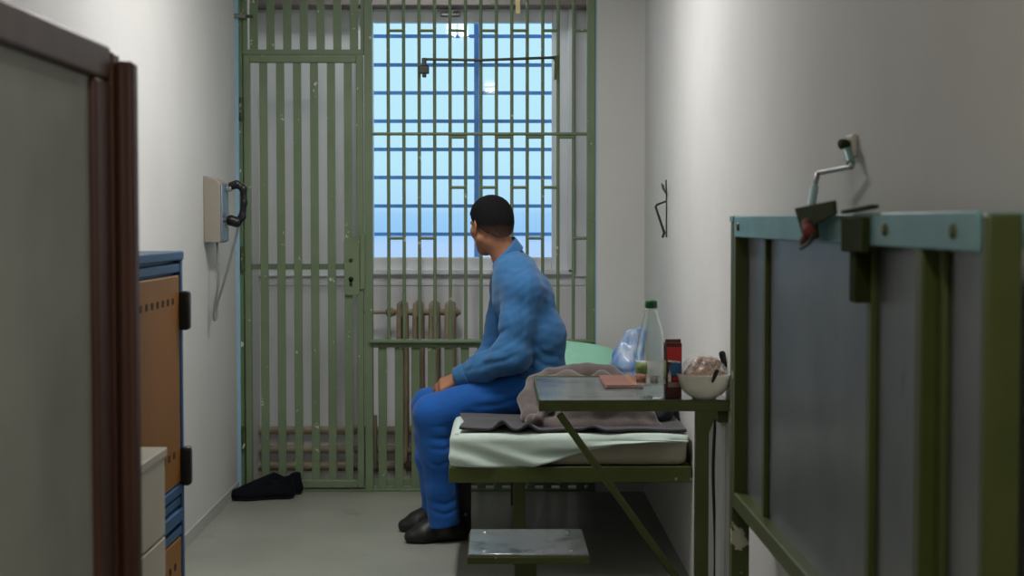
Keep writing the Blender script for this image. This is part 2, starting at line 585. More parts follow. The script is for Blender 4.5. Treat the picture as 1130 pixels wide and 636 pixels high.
# ================================================================== BLUE GRILLE OUTSIDE THE WINDOW
YG = 8.52
t = thing('window_grille', 'blue painted grille of horizontal bars outside the window glass', 'window grille', (at(510, 300, Y=YG).x, YG, at(510, 300, Y=YG).z))
x0, x1 = at(392, 150, Y=YG).x, at(640, 150, Y=YG).x
for py in (8.8, 40, 71.7, 102.6, 133.8, 165, 196, 227.5, 258.6, 289.8):
    z = at(520, py, Y=YG).z
    obj('horizontal_bar', one_box(x0, x1, YG, YG + 0.012, z - 0.0095, z + 0.0095), M['win_blue'], t)
for px in (394, 526, 640):
    x = at(px, 150, Y=YG).x
    obj('upright_post', one_box(x - 0.0135, x + 0.0135, YG - 0.014, YG, at(520, 310, Y=YG).z, at(520, -20, Y=YG).z), M['win_blue'], t)
# what stands far outside: low hazy ridge under the sky
hm = bpy.data.materials.new('hazy_hills'); hm.use_nodes = True
b_ = hm.node_tree.nodes['Principled BSDF']; b_.inputs['Base Color'].default_value = (0.25, 0.45, 0.75, 1); b_.inputs['Roughness'].default_value = 1

# ================================================================== CELL BARS
def px_x(px, py=300, Y=G): return at(px, py, Y=Y).x
def px_z(py, Y=G, px=450): return at(px, py, Y=Y).z
Z = {py: px_z(py) for py in (-40, 34, 55, 61, 69, 148, 207, 263, 291, 297, 374, 382, 530, 538, 545)}
TOP = 2.71
def slat_set(bm, pxs, wpx, z0, z1, y0, y1):
    for p in pxs:
        a, b = px_x(p - wpx / 2), px_x(p + wpx / 2)
        box(bm, a, b, y0, y1, z0, z1)
part_t = thing('bar_partition', 'green painted fixed wall of steel bars around the barred door', 'bars', (px_x(460), G, 0))
# left post, middle post, right post
obj('post', one_box(px_x(264), px_x(269.6), G - 0.025, G + 0.035, 0, TOP), material('green_paint_chipped', lin(100, 124, 86), 0.45, col2=lin(88, 112, 74), nscale=5, chips=(CREAM, 9, 0.60), bump=(60, 0.15, 0.003)), part_t, bevel=0.003)
obj('post', one_box(px_x(402.8), px_x(411.5), G - 0.02, G + 0.03, 0, TOP), M['green'], part_t, bevel=0.003)
obj('post', one_box(px_x(647.2), px_x(656), G - 0.03, G + 0.04, 0, TOP), M['green'], part_t, bevel=0.004)
obj('floor_rail', one_box(px_x(264), px_x(656), G - 0.012, G + 0.03, 0.0, px_z(539.2)), M['green'], part_t, bevel=0.003)
# panel over the door: frame and slats
bm = BM()
box(bm, px_x(269.6), px_x(402.8), G - 0.012, G + 0.02, px_z(60.5), px_z(55))
box(bm, px_x(269.6), px_x(274.5), G - 0.012, G + 0.02, px_z(55), TOP)
box(bm, px_x(399), px_x(402.8), G - 0.012, G + 0.02, px_z(55), TOP)
obj('overdoor_frame', bm, M['green'], part_t, bevel=0.002)
bm = BM(); slat_set(bm, [282 + 18.3 * k for k in range(7)], 9.0, px_z(56), TOP, G - 0.006, G + 0.004)
obj('overdoor_slats', bm, M['green'], part_t, bevel=0.0015)
# round bars over the cross rail
bars_x = [428.8 + 17.0 * k for k in range(13)]
for p in bars_x:
    x = px_x(p, 190)
    obj('bar', tube(BM(), [(x, G, px_z(376)), (x, G, TOP)], 0.0082, 10), M['green'], part_t, sharp=60)
ties = {34: [(428.8, 445.8), (462.8, 479.8), (496.8, 513.8), (530.8, 547.8), (564.8, 581.8), (598.8, 615.8), (632.8, 650)],
        207: [(496.8, 513.8), (530.8, 547.8), (564.8, 581.8), (598.8, 615.8)],
        263: [(428.8, 445.8), (462.8, 479.8), (581.8, 598.8), (632.8, 650)]}
for py, l in ties.items():
    for a, b in l:
        z = px_z(py, px=(a + b) / 2)
        obj('tie_bar', tube(BM(), [(px_x(a, py), G - 0.004, z), (px_x(b, py), G - 0.004, z)], 0.0075, 10), M['green'], part_t, sharp=60)
for py, a, b in ((148, 411, 650), (151.5, 496.8, 513.8), (151.5, 547.8, 564.8), (151.5, 581.8, 598.8), (151.5, 615.8, 632.8)):
    z = px_z(py, px=(a + b) / 2)
    obj('tie_bar', tube(BM(), [(px_x(a, py), G - 0.006, z), (px_x(b, py), G - 0.006, z)], 0.0078, 10), M['green'], part_t, sharp=60)
bm = BM()
box(bm, px_x(408), px_x(656), G - 0.045, G + 0.03, px_z(378.2), px_z(374.8))
box(bm, px_x(411), px_x(650), G - 0.02, G + 0.02, px_z(383.5), px_z(378.2))
obj('cross_rail', bm, M['green'], part_t, bevel=0.004)
bm = BM(); slat_set(bm, [421.7 + 18.25 * k for k in range(13)], 9.2, px_z(541), px_z(382), G - 0.006, G + 0.004)
obj('lower_slats', bm, M['green'], part_t, bevel=0.0015)
obj('rear_crossbar', one_box(px_x(411), px_x(650), G + 0.006, G + 0.014, px_z(536.5), px_z(529.5)), M['green'], part_t)

# barred door leaf
gate = thing('barred_door', 'narrow green barred door of flat vertical slats in the left of the bars', 'barred door', (px_x(336), G, 0.0))
bm = BM()
fx0, fx1, fz1, fz0 = px_x(270.8), px_x(401.6), px_z(61.6), px_z(537.4)
box(bm, fx0, px_x(277.8), G - 0.022, G + 0.014, fz0, fz1)
box(bm, px_x(394.2), fx1, G - 0.022, G + 0.014, fz0, fz1)
box(bm, px_x(277.8), px_x(394.2), G - 0.022, G + 0.014, px_z(69.5), fz1)
box(bm, px_x(277.8), px_x(394.2), G - 0.022, G + 0.014, fz0, px_z(529.5))
obj('door_frame', bm, M['green'], gate, bevel=0.003)
bm = BM(); slat_set(bm, [292.2 + 18.55 * k for k in range(6)], 8.9, px_z(531), px_z(68), G - 0.012, G - 0.002)
obj('slat_panel', bm, M['green'], gate, bevel=0.0015)
obj('rear_crossbar', one_box(px_x(275), px_x(384), G - 0.001, G + 0.008, px_z(297.6), px_z(291.4)), material('green_grey_paint', lin(98, 112, 92), 0.5), gate)
# lock plate with rounded corners, knob, keyhole
bm = BM()
a, b = px_x(380.3), px_x(397.5); zt, zb = px_z(262), px_z(326); r = 0.02
poly = []
for cx, cz, a0 in ((b - r, zt - r, 0), (a + r, zt - r, 90), (a + r, zb + r, 180), (b - r, zb + r, 270)):
    for k in range(5):
        q = math.radians(a0 + k * 22.5)
        poly.append((cx + r * math.cos(q), G - 0.030, cz + r * math.sin(q)))
prism(bm, poly, (0, 0.012, 0))
lp = obj('lock_plate', bm, M['green'], gate, bevel=0.002)
kx = px_x(387.8)
obj('lock_stud', lathe(BM(), [(0.0, 0.010), (0.008, 0.008), (0.010, 0.0)], (kx, G - 0.030, px_z(287)), 14, axis=(0, -1, 0)), M['dark_steel'], lp)
bm = lathe(BM(), [(0.0, 0.004), (0.012, 0.004), (0.013, 0.0)], (kx, G - 0.030, px_z(308)), 16, axis=(0, -1, 0))
box(bm, kx - 0.007, kx + 0.007, G - 0.034, G - 0.030, px_z(315.5), px_z(308))
obj('keyhole', bm, M['dark_steel'], lp)
obj('lock_strip', one_box(px_x(398), px_x(403.5), G - 0.036, G - 0.02, px_z(319), px_z(258)), M['green'], gate, bevel=0.003)
for py0, py1 in ((108, 133), (272, 300), (470, 495)):
    x = px_x(268.6)
    obj('hinge', tube(BM(), [(x, G - 0.034, px_z(py1)), (x, G - 0.034, px_z(py0))], 0.0095, 12), M['green_worn'], gate)
# bolt on the wall side over the door
t = thing('wall_bolt', 'short grey steel bolt from the left wall to the top of the bars', 'bolt', (XL, G - 0.05, px_z(19)))
obj('rod', tube(BM(), [(XL, G - 0.05, px_z(19)), (px_x(283), G - 0.05, px_z(20))], 0.008, 10), M['green_worn'], t)
obj('sleeve', tube(BM(), [(XL, G - 0.05, px_z(19)), (px_x(275), G - 0.05, px_z(19.6))], 0.011, 12), M['steel'], t)

# swing arm hanging over the bars in front of the window
YA = G - 0.05
t = thing('swing_arm', 'thin steel rod with a black catch hooked across the bars before the window', 'rod', at(540, 66, Y=YA))
bm = BM(); tube(bm, [at(470, 65.5, Y=YA), at(530, 66.5, Y=YA), at(612, 63.5, Y=YA)], 0.0068, 10)
obj('rod', bm, M['dark_steel'], t)
bm = BM()
prism(bm, [at(609, 62, Y=YA), at(617, 61, Y=YA), at(616.5, 72, Y=YA), at(614, 88, Y=YA), at(611.5, 88, Y=YA), at(612, 68, Y=YA)], (0, 0.012, 0))
obj('end_plate', bm, M['green_dark'], t, bevel=0.002)
bm = BM()
a = at(465.5, 64, Y=YA); b = at(470.5, 74, Y=YA); box(bm, a.x, b.x, YA - 0.012, YA + 0.03, b.z, a.z)
a = at(462.5, 72.5, Y=YA); b = at(473.5, 81.5, Y=YA); box(bm, a.x, b.x, YA - 0.02, YA + 0.02, b.z, a.z)
a = at(466, 80, Y=YA); b = at(470.5, 85.5, Y=YA); box(bm, a.x, b.x, YA - 0.014, YA + 0.014, b.z, a.z)
obj('catch', bm, M['dark_steel'], t, bevel=0.004)

# ================================================================== RADIATOR AND PIPES BEYOND THE BARS
YR = 8.08
rad = thing('radiator', 'beige cast iron column radiator below the window behind the bars', 'radiator', (at(474, 500, Y=YR).x, YR, 0))
zt, zb = at(474, 340, Y=YR).z, 0.10
xs = [at(p, 400, Y=YR).x for p in (444.5, 462, 479.5, 497)]
for i, x in enumerate(xs):
    bm = BM()
    for dx in (-0.0155, 0.0155):
        for dy in (-0.05, 0.0, 0.05):
            tube(bm, smoothpath([(x + dx * 0.4, YR + dy * 0.9, zt - 0.004), (x + dx, YR + dy, zt - 0.035), (x + dx, YR + dy, zb + 0.035), (x + dx * 0.4, YR + dy * 0.9, zb)], 4), 0.0135, 10)
    for zz in (zt - 0.02, zb + 0.02):
        tube(bm, [(x, YR - 0.062, zz), (x, YR + 0.062, zz)], [0.021, 0.021], 12)
    obj('radiator_section', bm, M['radiator'], rad, sharp=50)
for zz in (zt - 0.022, zb + 0.022):
    obj('header', tube(BM(), [(xs[0] - 0.03, YR, zz), (xs[-1] + 0.045, YR, zz)], 0.017, 12), M['radiator'], rad)
obj('end_plug', lathe(BM(), [(0, 0.028), (0.012, 0.026), (0.016, 0.012), (0.026, 0.01), (0.026, 0)], (xs[-1] + 0.028, YR, zt - 0.022), 12, axis=(1, 0, 0)), M['radiator'], rad)
for dx in (xs[0], xs[-1]):
    obj('foot', lathe(BM(), [(0, 0.1), (0.018, 0.1), (0.014, 0.04), (0.024, 0.0), (0, 0)], (dx, YR, 0), 12), M['radiator'], rad)
pv = rad
obj('feed_pipe', tube(BM(), smoothpath([(at(398, 344, Y=YR).x, YR, zt - 0.024), (xs[0] - 0.1, YR, zt - 0.022), (xs[0] - 0.022, YR, zt - 0.022)], 4), 0.0095, 10), M['pipe'], pv)
obj('valve', lathe(BM(), [(0, 0), (0.014, 0), (0.022, 0.008), (0.026, 0.024), (0.02, 0.036), (0.015, 0.05), (0, 0.05)], (xs[0] - 0.085, YR, zt - 0.022), 14, axis=(1, 0, 0)), M['radiator'], pv)
px_ = at(413, 400, Y=YR).x
obj('riser', tube(BM(), [(px_, YR + 0.05, 0.3), (px_, YR + 0.05, 0.02)], 0.01, 10), M['pipe'], pv)
for py, lab in ((475, 'uppermost of the three horizontal heating pipes seen low through the slats'), (496, 'middle of the three horizontal heating pipes seen low through the slats'), (514, 'lowest of the three horizontal heating pipes along the floor behind the slats')):
    z = at(400, py, Y=8.2).z
    p = tube(BM(), [(XL, 8.2, z), (pier_x, 8.2, z)], 0.021, 14)
    tag(obj('heating_pipe', p, M['pipe']), lab, 'pipe', 'heating pipes behind the bars')

# ================================================================== LEFT SIDE
# --- wall telephone
ph = thing('wall_telephone', 'grey steel wall telephone with black handset on the left wall', 'telephone', (XL, 6.8, 1.21))
y0, y1 = 6.70, 6.86
z1, z0 = at(225, 194, X=XL).z, at(225, 268, X=XL).z
bm = BM()
prism(bm, [(XL, y0, z0), (XL, y0, z1), (XL + 0.055, y0, z1 - 0.015), (XL + 0.072, y0, z1 - 0.03), (XL + 0.072, y0, z0)], (0, y1 - y0, 0))
obj('case', bm, M['phone_body'], ph, bevel=0.004)
obj('front_plate', one_box(XL + 0.072, XL + 0.080, y0 + 0.005, y1 + 0.0, z0 + 0.005, z1 - 0.04), M['phone_face'], ph, bevel=0.003)
bm = BM()
for k in range(4):
    for j in range(3):
        box(bm, XL + 0.080, XL + 0.085, y0 + 0.025 + j * 0.022, y0 + 0.04 + j * 0.022, z0 + 0.05 + k * 0.022, z0 + 0.064 + k * 0.022)
obj('keypad', bm, M['steel'], ph)
hy = 6.80
obj('cradle', one_box(XL + 0.078, XL + 0.105, hy - 0.018, hy + 0.018, z1 - 0.065, z1 - 0.045), M['steel'], ph, bevel=0.004)
hx = XL + 0.14
F = Field((XL + 0.06, hy - 0.06, z0), (XL + 0.2, hy + 0.06, z1 + 0.03), 0.0028)
zt_, zb_ = at(253, 201, Y=hy).z, at(253, 247, Y=hy).z
F.chain([(hx - 0.012, hy, zt_ - 0.008), (hx + 0.014, hy, zt_ - 0.03), (hx + 0.016, hy, (zt_ + zb_) / 2), (hx + 0.008, hy, zb_ + 0.03), (hx - 0.014, hy, zb_ + 0.004)], [0.014, 0.015, 0.014, 0.015, 0.015], 0.01)
F.cone((hx - 0.036, hy, zt_ - 0.016), (hx - 0.016, hy, zt_ - 0.01), 0.018, 0.018, 0.008)
F.cone((hx - 0.040, hy, zb_ + 0.014), (hx - 0.018, hy, zb_ + 0.006), 0.024, 0.022, 0.008)
hs = soft('handset', F, M['black'], ph)
obj('earpiece', lathe(BM(), [(0.0, 0.012), (0.013, 0.012), (0.017, 0.0)], (hx - 0.046, hy, zt_ - 0.018), 16, axis=(-1, 0, -0.1)), M['steel'], hs)
cp = smoothpath([(hx - 0.008, hy, zb_ - 0.01), (hx - 0.02, hy, zb_ - 0.06), (hx - 0.06, hy - 0.02, zb_ - 0.22), (hx - 0.095, hy - 0.03, zb_ - 0.34), (hx - 0.098, hy - 0.04, zb_ - 0.40), (hx - 0.108, hy - 0.05, zb_ - 0.41), (hx - 0.105, hy - 0.055, zb_ - 0.36), (hx - 0.088, hy - 0.05, zb_ - 0.24), (XL + 0.045, hy - 0.03, z0 + 0.0)], 8)
obj('cord', tube(BM(), cp, 0.0052, 8), M['steel'], ph, sharp=180)

# --- locker
LX, LY0, LY1, LZ = -0.85, 3.58, 4.25, 1.222
lk = thing('locker', 'blue steel locker with orange brown doors against the left wall', 'locker', ((XL + LX) / 2, (LY0 + LY1) / 2, 0))
bm = BM()
box(bm, XL + 0.01, LX - 0.02, LY0, LY1, 0.0, LZ)
box(bm, LX - 0.02, LX, LY0, LY0 + 0.045, 0.0, LZ); box(bm, LX - 0.02, LX, LY1 - 0.028, LY1, 0.0, LZ)
box(bm, LX - 0.02, LX + 0.004, LY0, LY1, LZ - 0.024, LZ)
box(bm, LX - 0.02, LX - 0.002, LY0 + 0.045, LY1 - 0.028, 1.165, LZ - 0.032)
for zz, hh, dx in ((0.572, 0.026, 0.0), (0.541, 0.022, -0.004), (0.500, 0.034, 0.003), (0.462, 0.022, -0.002), (0.0, 0.05, 0.0)):
    box(bm, LX - 0.02, LX + dx, LY0 + 0.045, LY1 - 0.028, zz, zz + hh)
obj('carcass', bm, M['locker_blue'], lk, bevel=0.004)
for z0_, z1_, lab in ((0.602, 1.158, 'upper door'), (0.054, 0.456, 'lower door')):
    dy0, dy1 = LY0 + 0.05, LY1 - 0.034
    d = obj('door', one_box(LX - 0.018, LX - 0.003, dy0, dy1, z0_, z1_), M['locker_door'], lk, bevel=0.004)
    vd = material('vent_dark', lin(60, 36, 16), 0.8)
    for k in range(7):
        yy = dy0 + 0.12 + k * 0.062
        obj('vent_hole', one_box(LX - 0.0035, LX - 0.0015, yy, yy + 0.02, z1_ - 0.075, z1_ - 0.058), vd, d)
        if z0_ > 0.5: obj('vent_hole', one_box(LX - 0.0035, LX - 0.0015, yy, yy + 0.02, z0_ + 0.075, z0_ + 0.092), vd, d)
    obj('lock', lathe(BM(), [(0, 0.012), (0.012, 0.012), (0.014, 0)], (LX - 0.003, dy0 + 0.05, (z0_ + z1_) / 2), 16, axis=(1, 0, 0)), M['steel'], d)
for zt2, zb2 in ((1.115, 1.010), (0.695, 0.590)):
    bm = BM(); box(bm, LX - 0.012, LX + 0.022, LY1 - 0.03, LY1 + 0.006, zb2, zt2)
    obj('hinge', bm, M['black'], lk, bevel=0.008)

# --- cream drawer cabinet in front of the locker
CX, CY0, CY1, CZ = -0.755, 2.85, 3.56, 0.79
cb = thing('drawer_cabinet', 'cream laminate drawer cabinet standing before the blue locker', 'drawer cabinet', (-1.0, 3.2, 0))
obj('carcass', one_box(XL + 0.01, CX - 0.02, CY0, CY1, 0.0, CZ - 0.022), M['cream_lam'], cb, bevel=0.003)
obj('top', one_box(XL + 0.01, CX + 0.004, CY0 - 0.004, CY1 + 0.004, CZ - 0.02, CZ), M['cream_lam'], cb, bevel=0.003)
for k in range(4):
    zz = 0.05 + k * 0.181
    dr = obj('drawer', one_box(CX - 0.018, CX, CY0 + 0.004, CY1 - 0.004, zz, zz + 0.175), M['cream_lam'], cb, bevel=0.003)
    obj('handle', tube(BM(), smoothpath([(CX, 2.95, zz + 0.12), (CX + 0.02, 2.965, zz + 0.12), (CX + 0.02, 3.115, zz + 0.12), (CX, 3.13, zz + 0.12)], 4), 0.005, 8), M['steel'], dr)

# --- tall dark brown cabinet in the left foreground
WX, WY0, WY1 = -0.60, 1.00, 2.50
wz = at(121, 50, X=WX).z
wd = thing('tall_cabinet', 'tall dark brown wooden cabinet with grey panel in the left foreground', 'cabinet', (-0.92, 1.75, 0))
obj('carcass', one_box(XL + 0.01, WX - 0.03, WY0, WY1, 0.0, wz - 0.03), M['brown'], wd, bevel=0.004)
bm = BM()
fw = 0.055
yE = at(125, 300, X=WX).y
box(bm, WX - 0.03, WX, WY0, yE, wz - fw, wz)
box(bm, WX - 0.03, WX, yE - 0.092, yE, 0.0, wz - fw)
box(bm, WX - 0.03, WX, WY0, WY0 + 0.075, 0.0, wz - fw)
box(bm, WX - 0.03, WX, WY0, yE, 0.0, 0.12)
obj('panel_frame', bm, M['brown'], wd, bevel=0.006)
obj('grey_panel', one_box(WX - 0.028, WX - 0.012, WY0 + 0.07, yE - 0.088, 0.11, wz - fw + 0.006), M['grey_board'], wd)
bm = BM()
px0, px1 = at(123, 300, Y=yE + 0.004).x, 0
box(bm, WX - 0.03, WX + 0.002, yE + 0.002, yE + 0.05, 0.0, wz - 0.008)
xr = at(155, 320, Y=yE + 0.05).x
box(bm, WX + 0.002, xr, yE + 0.012, yE + 0.05, 0.0, wz - 0.022)
obj('corner_post', bm, M['brown'], wd, bevel=0.006)
bm = BM(); tube(bm, [(WX + 0.012, yE + 0.018, 0.0), (WX + 0.012, yE + 0.018, wz - 0.03)], 0.008, 10)
obj('post_bead', bm, M['brown'], wd)

# ================================================================== RIGHT SIDE: FOLDED-UP BED ON THE WALL
PX = 0.592
fb = thing('folded_bed', 'green framed steel bed folded up against the right wall in the foreground', 'folding bed', (0.645, 2.93, 0.0))
FY0, FY1 = 1.90, 3.965
bt, bb = 1.312, 0.578
sx = 0.622
def zt_at(y): return bt + 0.005 * (y - 3.0) / 1.0
bm = BM(); box(bm, PX + 0.004, sx + 0.03, FY0 + 0.03, FY1 - 0.03, bt - 0.045, bt); box(bm, PX - 0.002, PX + 0.004, FY0 + 0.04, FY1 - 0.02, bt - 0.050, bt + 0.002)
obj('top_rail', bm, M['teal'], fb, bevel=0.004)
bm = BM(); box(bm, PX, sx + 0.03, FY0 + 0.03, FY1 - 0.02, bb, bb + 0.042)
obj('bottom_rail', bm, M['green_dark'], fb, bevel=0.004)
obj('end_frame', one_box(PX, sx + 0.012, FY1 - 0.03, FY1, bb, bt - 0.008), M['green_dark'], fb, bevel=0.003)
bm = BM(); box(bm, PX, sx + 0.012, FY0, FY0 + 0.03, bb, bt - 0.002); box(bm, PX - 0.002, PX + 0.004, FY0, FY0 + 0.012, bb, bt - 0.004)
obj('end_frame', bm, M['green_dark'], fb, bevel=0.003)
obj('sheet', one_box(sx, sx + 0.006, FY0 + 0.02, FY1 - 0.01, bb + 0.03, bt - 0.03), M['sheet'], fb)
obj('cross_channel', box(one_box(PX, sx, 2.20, 2.235, bb + 0.04, bt - 0.02), sx - 0.010, sx, 2.16, 2.20, bb + 0.04, bt - 0.05), M['green_dark'], fb, bevel=0.003)  # thin second strip added to stand for the dark shade beside the channel
for y in (3.60, 2.575):
    obj('cross_bar', one_box(sx - 0.012, sx, y, y + 0.03, bb + 0.04, bt - 0.046), M['green_dark'], fb, bevel=0.002)
for y in (3.87, 2.40, 2.04):
    obj('rivet', lathe(BM(), [(0, 0.006), (0.008, 0.005), (0.011, 0)], (PX - 0.002, y, bt - 0.024), 12, axis=(-1, 0, 0)), M['green_dark'], fb)
obj('latch_bracket', one_box(PX - 0.014, PX - 0.002, 2.50, 2.66, bt - 0.062, bt - 0.004), M['olive_plain'], fb, bevel=0.003)
obj('latch_strap', one_box(PX - 0.008, sx - 0.012, 2.575, 2.62, bt - 0.145, bt - 0.06), M['olive_plain'], fb, bevel=0.003)
obj('latch_lever', beam(BM(), (PX - 0.012, 2.64, bt + 0.004), (PX - 0.004, 2.46, bt + 0.012), 0.012, 0.006), M['olive_plain'], fb)
# standing post that carries the bed, scraped at its foot
po = thing('wall_post', 'olive steel post with scraped paint standing at the far end of the folded bed', 'post', (0.62, 4.0, 0))
obj('upright', one_box(PX, PX + 0.045, FY1 + 0.004, FY1 + 0.05, 0, bt - 0.012), M['green_worn'], po, bevel=0.003)
obj('cap_bracket', one_box(PX - 0.002, PX + 0.05, FY1 + 0.002, FY1 + 0.06, bt - 0.012, bt + 0.003), M['teal'], po, bevel=0.002)
obj('wall_stay', one_box(PX + 0.045, XR, FY1 + 0.01, FY1 + 0.045, 0.55, 0.59), M['green_worn'], po, bevel=0.003)
obj('wall_stay', one_box(PX + 0.045, XR, FY1 + 0.01, FY1 + 0.045, 1.22, 1.26), M['green_worn'], po, bevel=0.003)
# wall hook holding the folded bed
wp = at(943, 160, X=XR)
hk = thing('wall_hook', 'cranked steel rod hook from the right wall holding the folded bed', 'hook', wp)
obj('wall_plate', one_box(XR - 0.012, XR, wp.y - 0.03, wp.y + 0.03, wp.z - 0.025, wp.z + 0.02), M['cream_lam'], hk, bevel=0.004)
F = Field(tuple(wp - Vector((0.07, 0.05, 0.05))), tuple(wp + Vector((0.0, 0.05, 0.05))), 0.003)
F.cone(v3(wp) - (0.012, 0, 0), v3(wp) - (0.022, 0, 0), 0.009, 0.010, 0.008)
F.cone(v3(wp) - (0.022, 0.018, 0), v3(wp) - (0.022, -0.014, -0.004), 0.010, 0.009, 0.006)
soft('eye', F, M['olive_plain'], hk)
a0 = wp - Vector((0.018, 0.0, 0.0))
rp = [a0, at(940, 184, X=a0.x - 0.004), at(903, 191, X=a0.x - 0.03), at(897, 214, X=a0.x - 0.05), at(893, 240, X=PX - 0.014)]
bm = BM(); tube(bm, smoothpath([rp[0], rp[0].lerp(rp[1], .8), rp[1], rp[1].lerp(rp[2], .15), rp[1].lerp(rp[2], .85), rp[2], rp[2].lerp(rp[3], .25), rp[3], rp[4]], 4), 0.0052, 10)
obj('rod', bm, M['steel'], hk, sharp=180)
obj('upper_sleeve', tube(BM(), [rp[0].lerp(rp[1], .1), rp[0].lerp(rp[1], .85)], 0.0085, 12), M['teal'], hk)
obj('lower_sleeve', tube(BM(), [rp[3].lerp(rp[2], .3), rp[4]], 0.0085, 12), M['teal'], hk)
XA = PX - 0.022
bm = BM(); prism(bm, [at(876.5, 230, X=XA), at(920, 221, X=XA), at(921, 237, X=XA), at(900, 247, X=XA), at(902, 262, X=XA), at(888, 270, X=XA)], (0.005, 0, 0))
obj('hook_plate', bm, M['olive_plain'], hk, bevel=0.0015)
F = Field(tuple(at(880, 280, X=XA - 0.04) - Vector((0, 0.1, 0.02))), tuple(at(905, 240, X=XA + 0.004) + Vector((0, 0.1, 0.02))), 0.0025)
q = [v3(at(a, b, X=XA - 0.012)) for a, b in ((890, 247), (893, 256), (889, 266), (884, 273))]
F.chain(q, [0.010, 0.011, 0.009, 0.004], 0.006)
soft('rag_knot', F, material('faded_red_cord', lin(128, 62, 52), 0.8, col2=lin(96, 46, 40), nscale=40), hk)
obj('hook_tip', tube(BM(), smoothpath([at(899, 258, X=XA - 0.01), at(893, 268, X=XA - 0.014), at(884, 274, X=XA - 0.016)], 4), 0.004, 8), M['dark_steel'], hk)

# second hook, hanging free further along the right wall
wp2 = at(737, 222, X=XR)
h2 = thing('wall_hook', 'small dark steel hook hanging free on the bare right wall', 'hook', wp2)
zl = at(737, 262, X=XR).z; zu = at(737.5, 213, X=XR).z
obj('backing_rod', tube(BM(), [(XR - 0.006, wp2.y, zl), (XR - 0.006, wp2.y, zu)], 0.0028, 8), M['dark_steel'], h2)
bm = BM()
for dy, dz in ((-0.06, 0.052), (0.05, 0.035), (0.11, 0.042)):
    tube(bm, smoothpath([(XR - 0.006, wp2.y, zu - 0.005), (XR - 0.012, wp2.y + dy * 0.75, zu + 0.018), (XR - 0.014, wp2.y + dy, zu + dz)], 4), 0.003, 8)
obj('prongs', bm, M['dark_steel'], h2)
bm = BM(); tube(bm, [(XR - 0.006, wp2.y, at(737, 222, X=XR).z), at(725, 226, Y=wp2.y), at(723.5, 228.5, Y=wp2.y), at(733, 257, Y=wp2.y), at(731, 262.5, Y=wp2.y)], [0.004, 0.005, 0.0055, 0.0058, 0.005], 10)
obj('arm', bm, M['dark_steel'], h2)

# ================================================================== TABLE AND STOOL
TZ = 0.762
tb = thing('folding_table', 'green steel wall table with worn grey top beside the bed', 'table', (0.41, 5.09, 0))
TX0, TX1, TY0, TY1 = 0.122, XR - 0.002, 4.735, 5.46
obj('tabletop', one_box(TX0 + 0.004, TX1, TY0 + 0.004, TY1 - 0.004, TZ - 0.006, TZ), M['table_top'], tb)
bm = BM()
box(bm, TX0, TX1, TY0, TY0 + 0.03, TZ - 0.034, TZ - 0.0062); box(bm, TX0, TX1, TY0, TY0 + 0.0035, TZ - 0.0062, TZ + 0.001)
box(bm, TX0, TX1, TY1 - 0.03, TY1, TZ - 0.034, TZ - 0.0062); box(bm, TX0, TX1, TY1 - 0.0035, TY1, TZ - 0.0062, TZ + 0.004)
box(bm, TX0, TX0 + 0.03, TY0 + 0.03, TY1 - 0.03, TZ - 0.034, TZ - 0.0062); box(bm, TX0, TX0 + 0.004, TY0 + 0.004, TY1 - 0.004, TZ - 0.0062, TZ + 0.004)
obj('edge_frame', bm, M['green_dark'], tb, bevel=0.002)
lx = at(775, 540, Y=TY0).x
obj('leg', one_box(lx - 0.02, lx + 0.02, TY0 + 0.002, TY0 + 0.042, 0, TZ - 0.034), M['green_dark'], tb, bevel=0.003)
bm = BM(); prism(bm, [(lx - 0.02, TY0 + 0.001, TZ - 0.034), (lx + 0.045, TY0 + 0.001, TZ - 0.034), (lx + 0.02, TY0 + 0.001, TZ - 0.10)], (0, 0.006, 0))
obj('gusset', bm, M['green_dark'], tb)
obj('brace', beam(BM(), at(617, 457, Y=TY0 + 0.02), (lx - 0.01, TY0 + 0.02, 0.125), 0.022, 0.024, up=(0, 1, 0)), M['green_dark'], tb, bevel=0.004)
obj('wall_rail', one_box(XR - 0.03, XR, TY0 + 0.05, TY1 - 0.04, TZ - 0.075, TZ - 0.035), M['green_dark'], tb, bevel=0.003)
# cable duct behind the table leg
t = thing('wall_conduit', 'slim white cable duct with a loose wire on the wall behind the table leg', 'cable duct', (XR - 0.01, 4.9, 0))
obj('duct', one_box(XR - 0.016, XR, 4.83, 4.93, 0, TZ - 0.08), M['white_pvc'], t, bevel=0.003)
obj('wire', tube(BM(), smoothpath([(XR - 0.008, 5.0, TZ - 0.08), (XR - 0.012, 5.02, 0.5), (XR - 0.008, 4.99, 0.25), (XR - 0.01, 5.0, 0.0)], 6), 0.005, 8), M['dark_steel'], t)

SZ = 0.325
st = thing('stool', 'low stool with scuffed grey metal seat fixed before the bed', 'stool', (0.08, 4.77, 0))
sa, sb_ = at(515.5, 612, Z=SZ), at(651.5, 614, Z=SZ); sc_ = at(518, 584, Z=SZ)
SX0, SX1, SY0, SY1 = sa.x, sb_.x, sa.y, sc_.y
obj('seat', one_box(SX0 + 0.003, SX1 - 0.003, SY0 + 0.003, SY1 - 0.003, SZ - 0.008, SZ), M['table_top'], st, bevel=0.002)
obj('seat_frame', one_box(SX0, SX1, SY0, SY1, SZ - 0.03, SZ - 0.008), M['green_dark'], st, bevel=0.003)
for dx in (0.05, SX1 - SX0 - 0.05):
    for dy in (0.05, SY1 - SY0 - 0.05):
        obj('screw', lathe(BM(), [(0, 0.002), (0.006, 0.0016), (0.008, 0)], (SX0 + dx, SY0 + dy, SZ), 10), M['steel'], st)
px_ = at(580, 630, Y=SY0 + 0.15).x
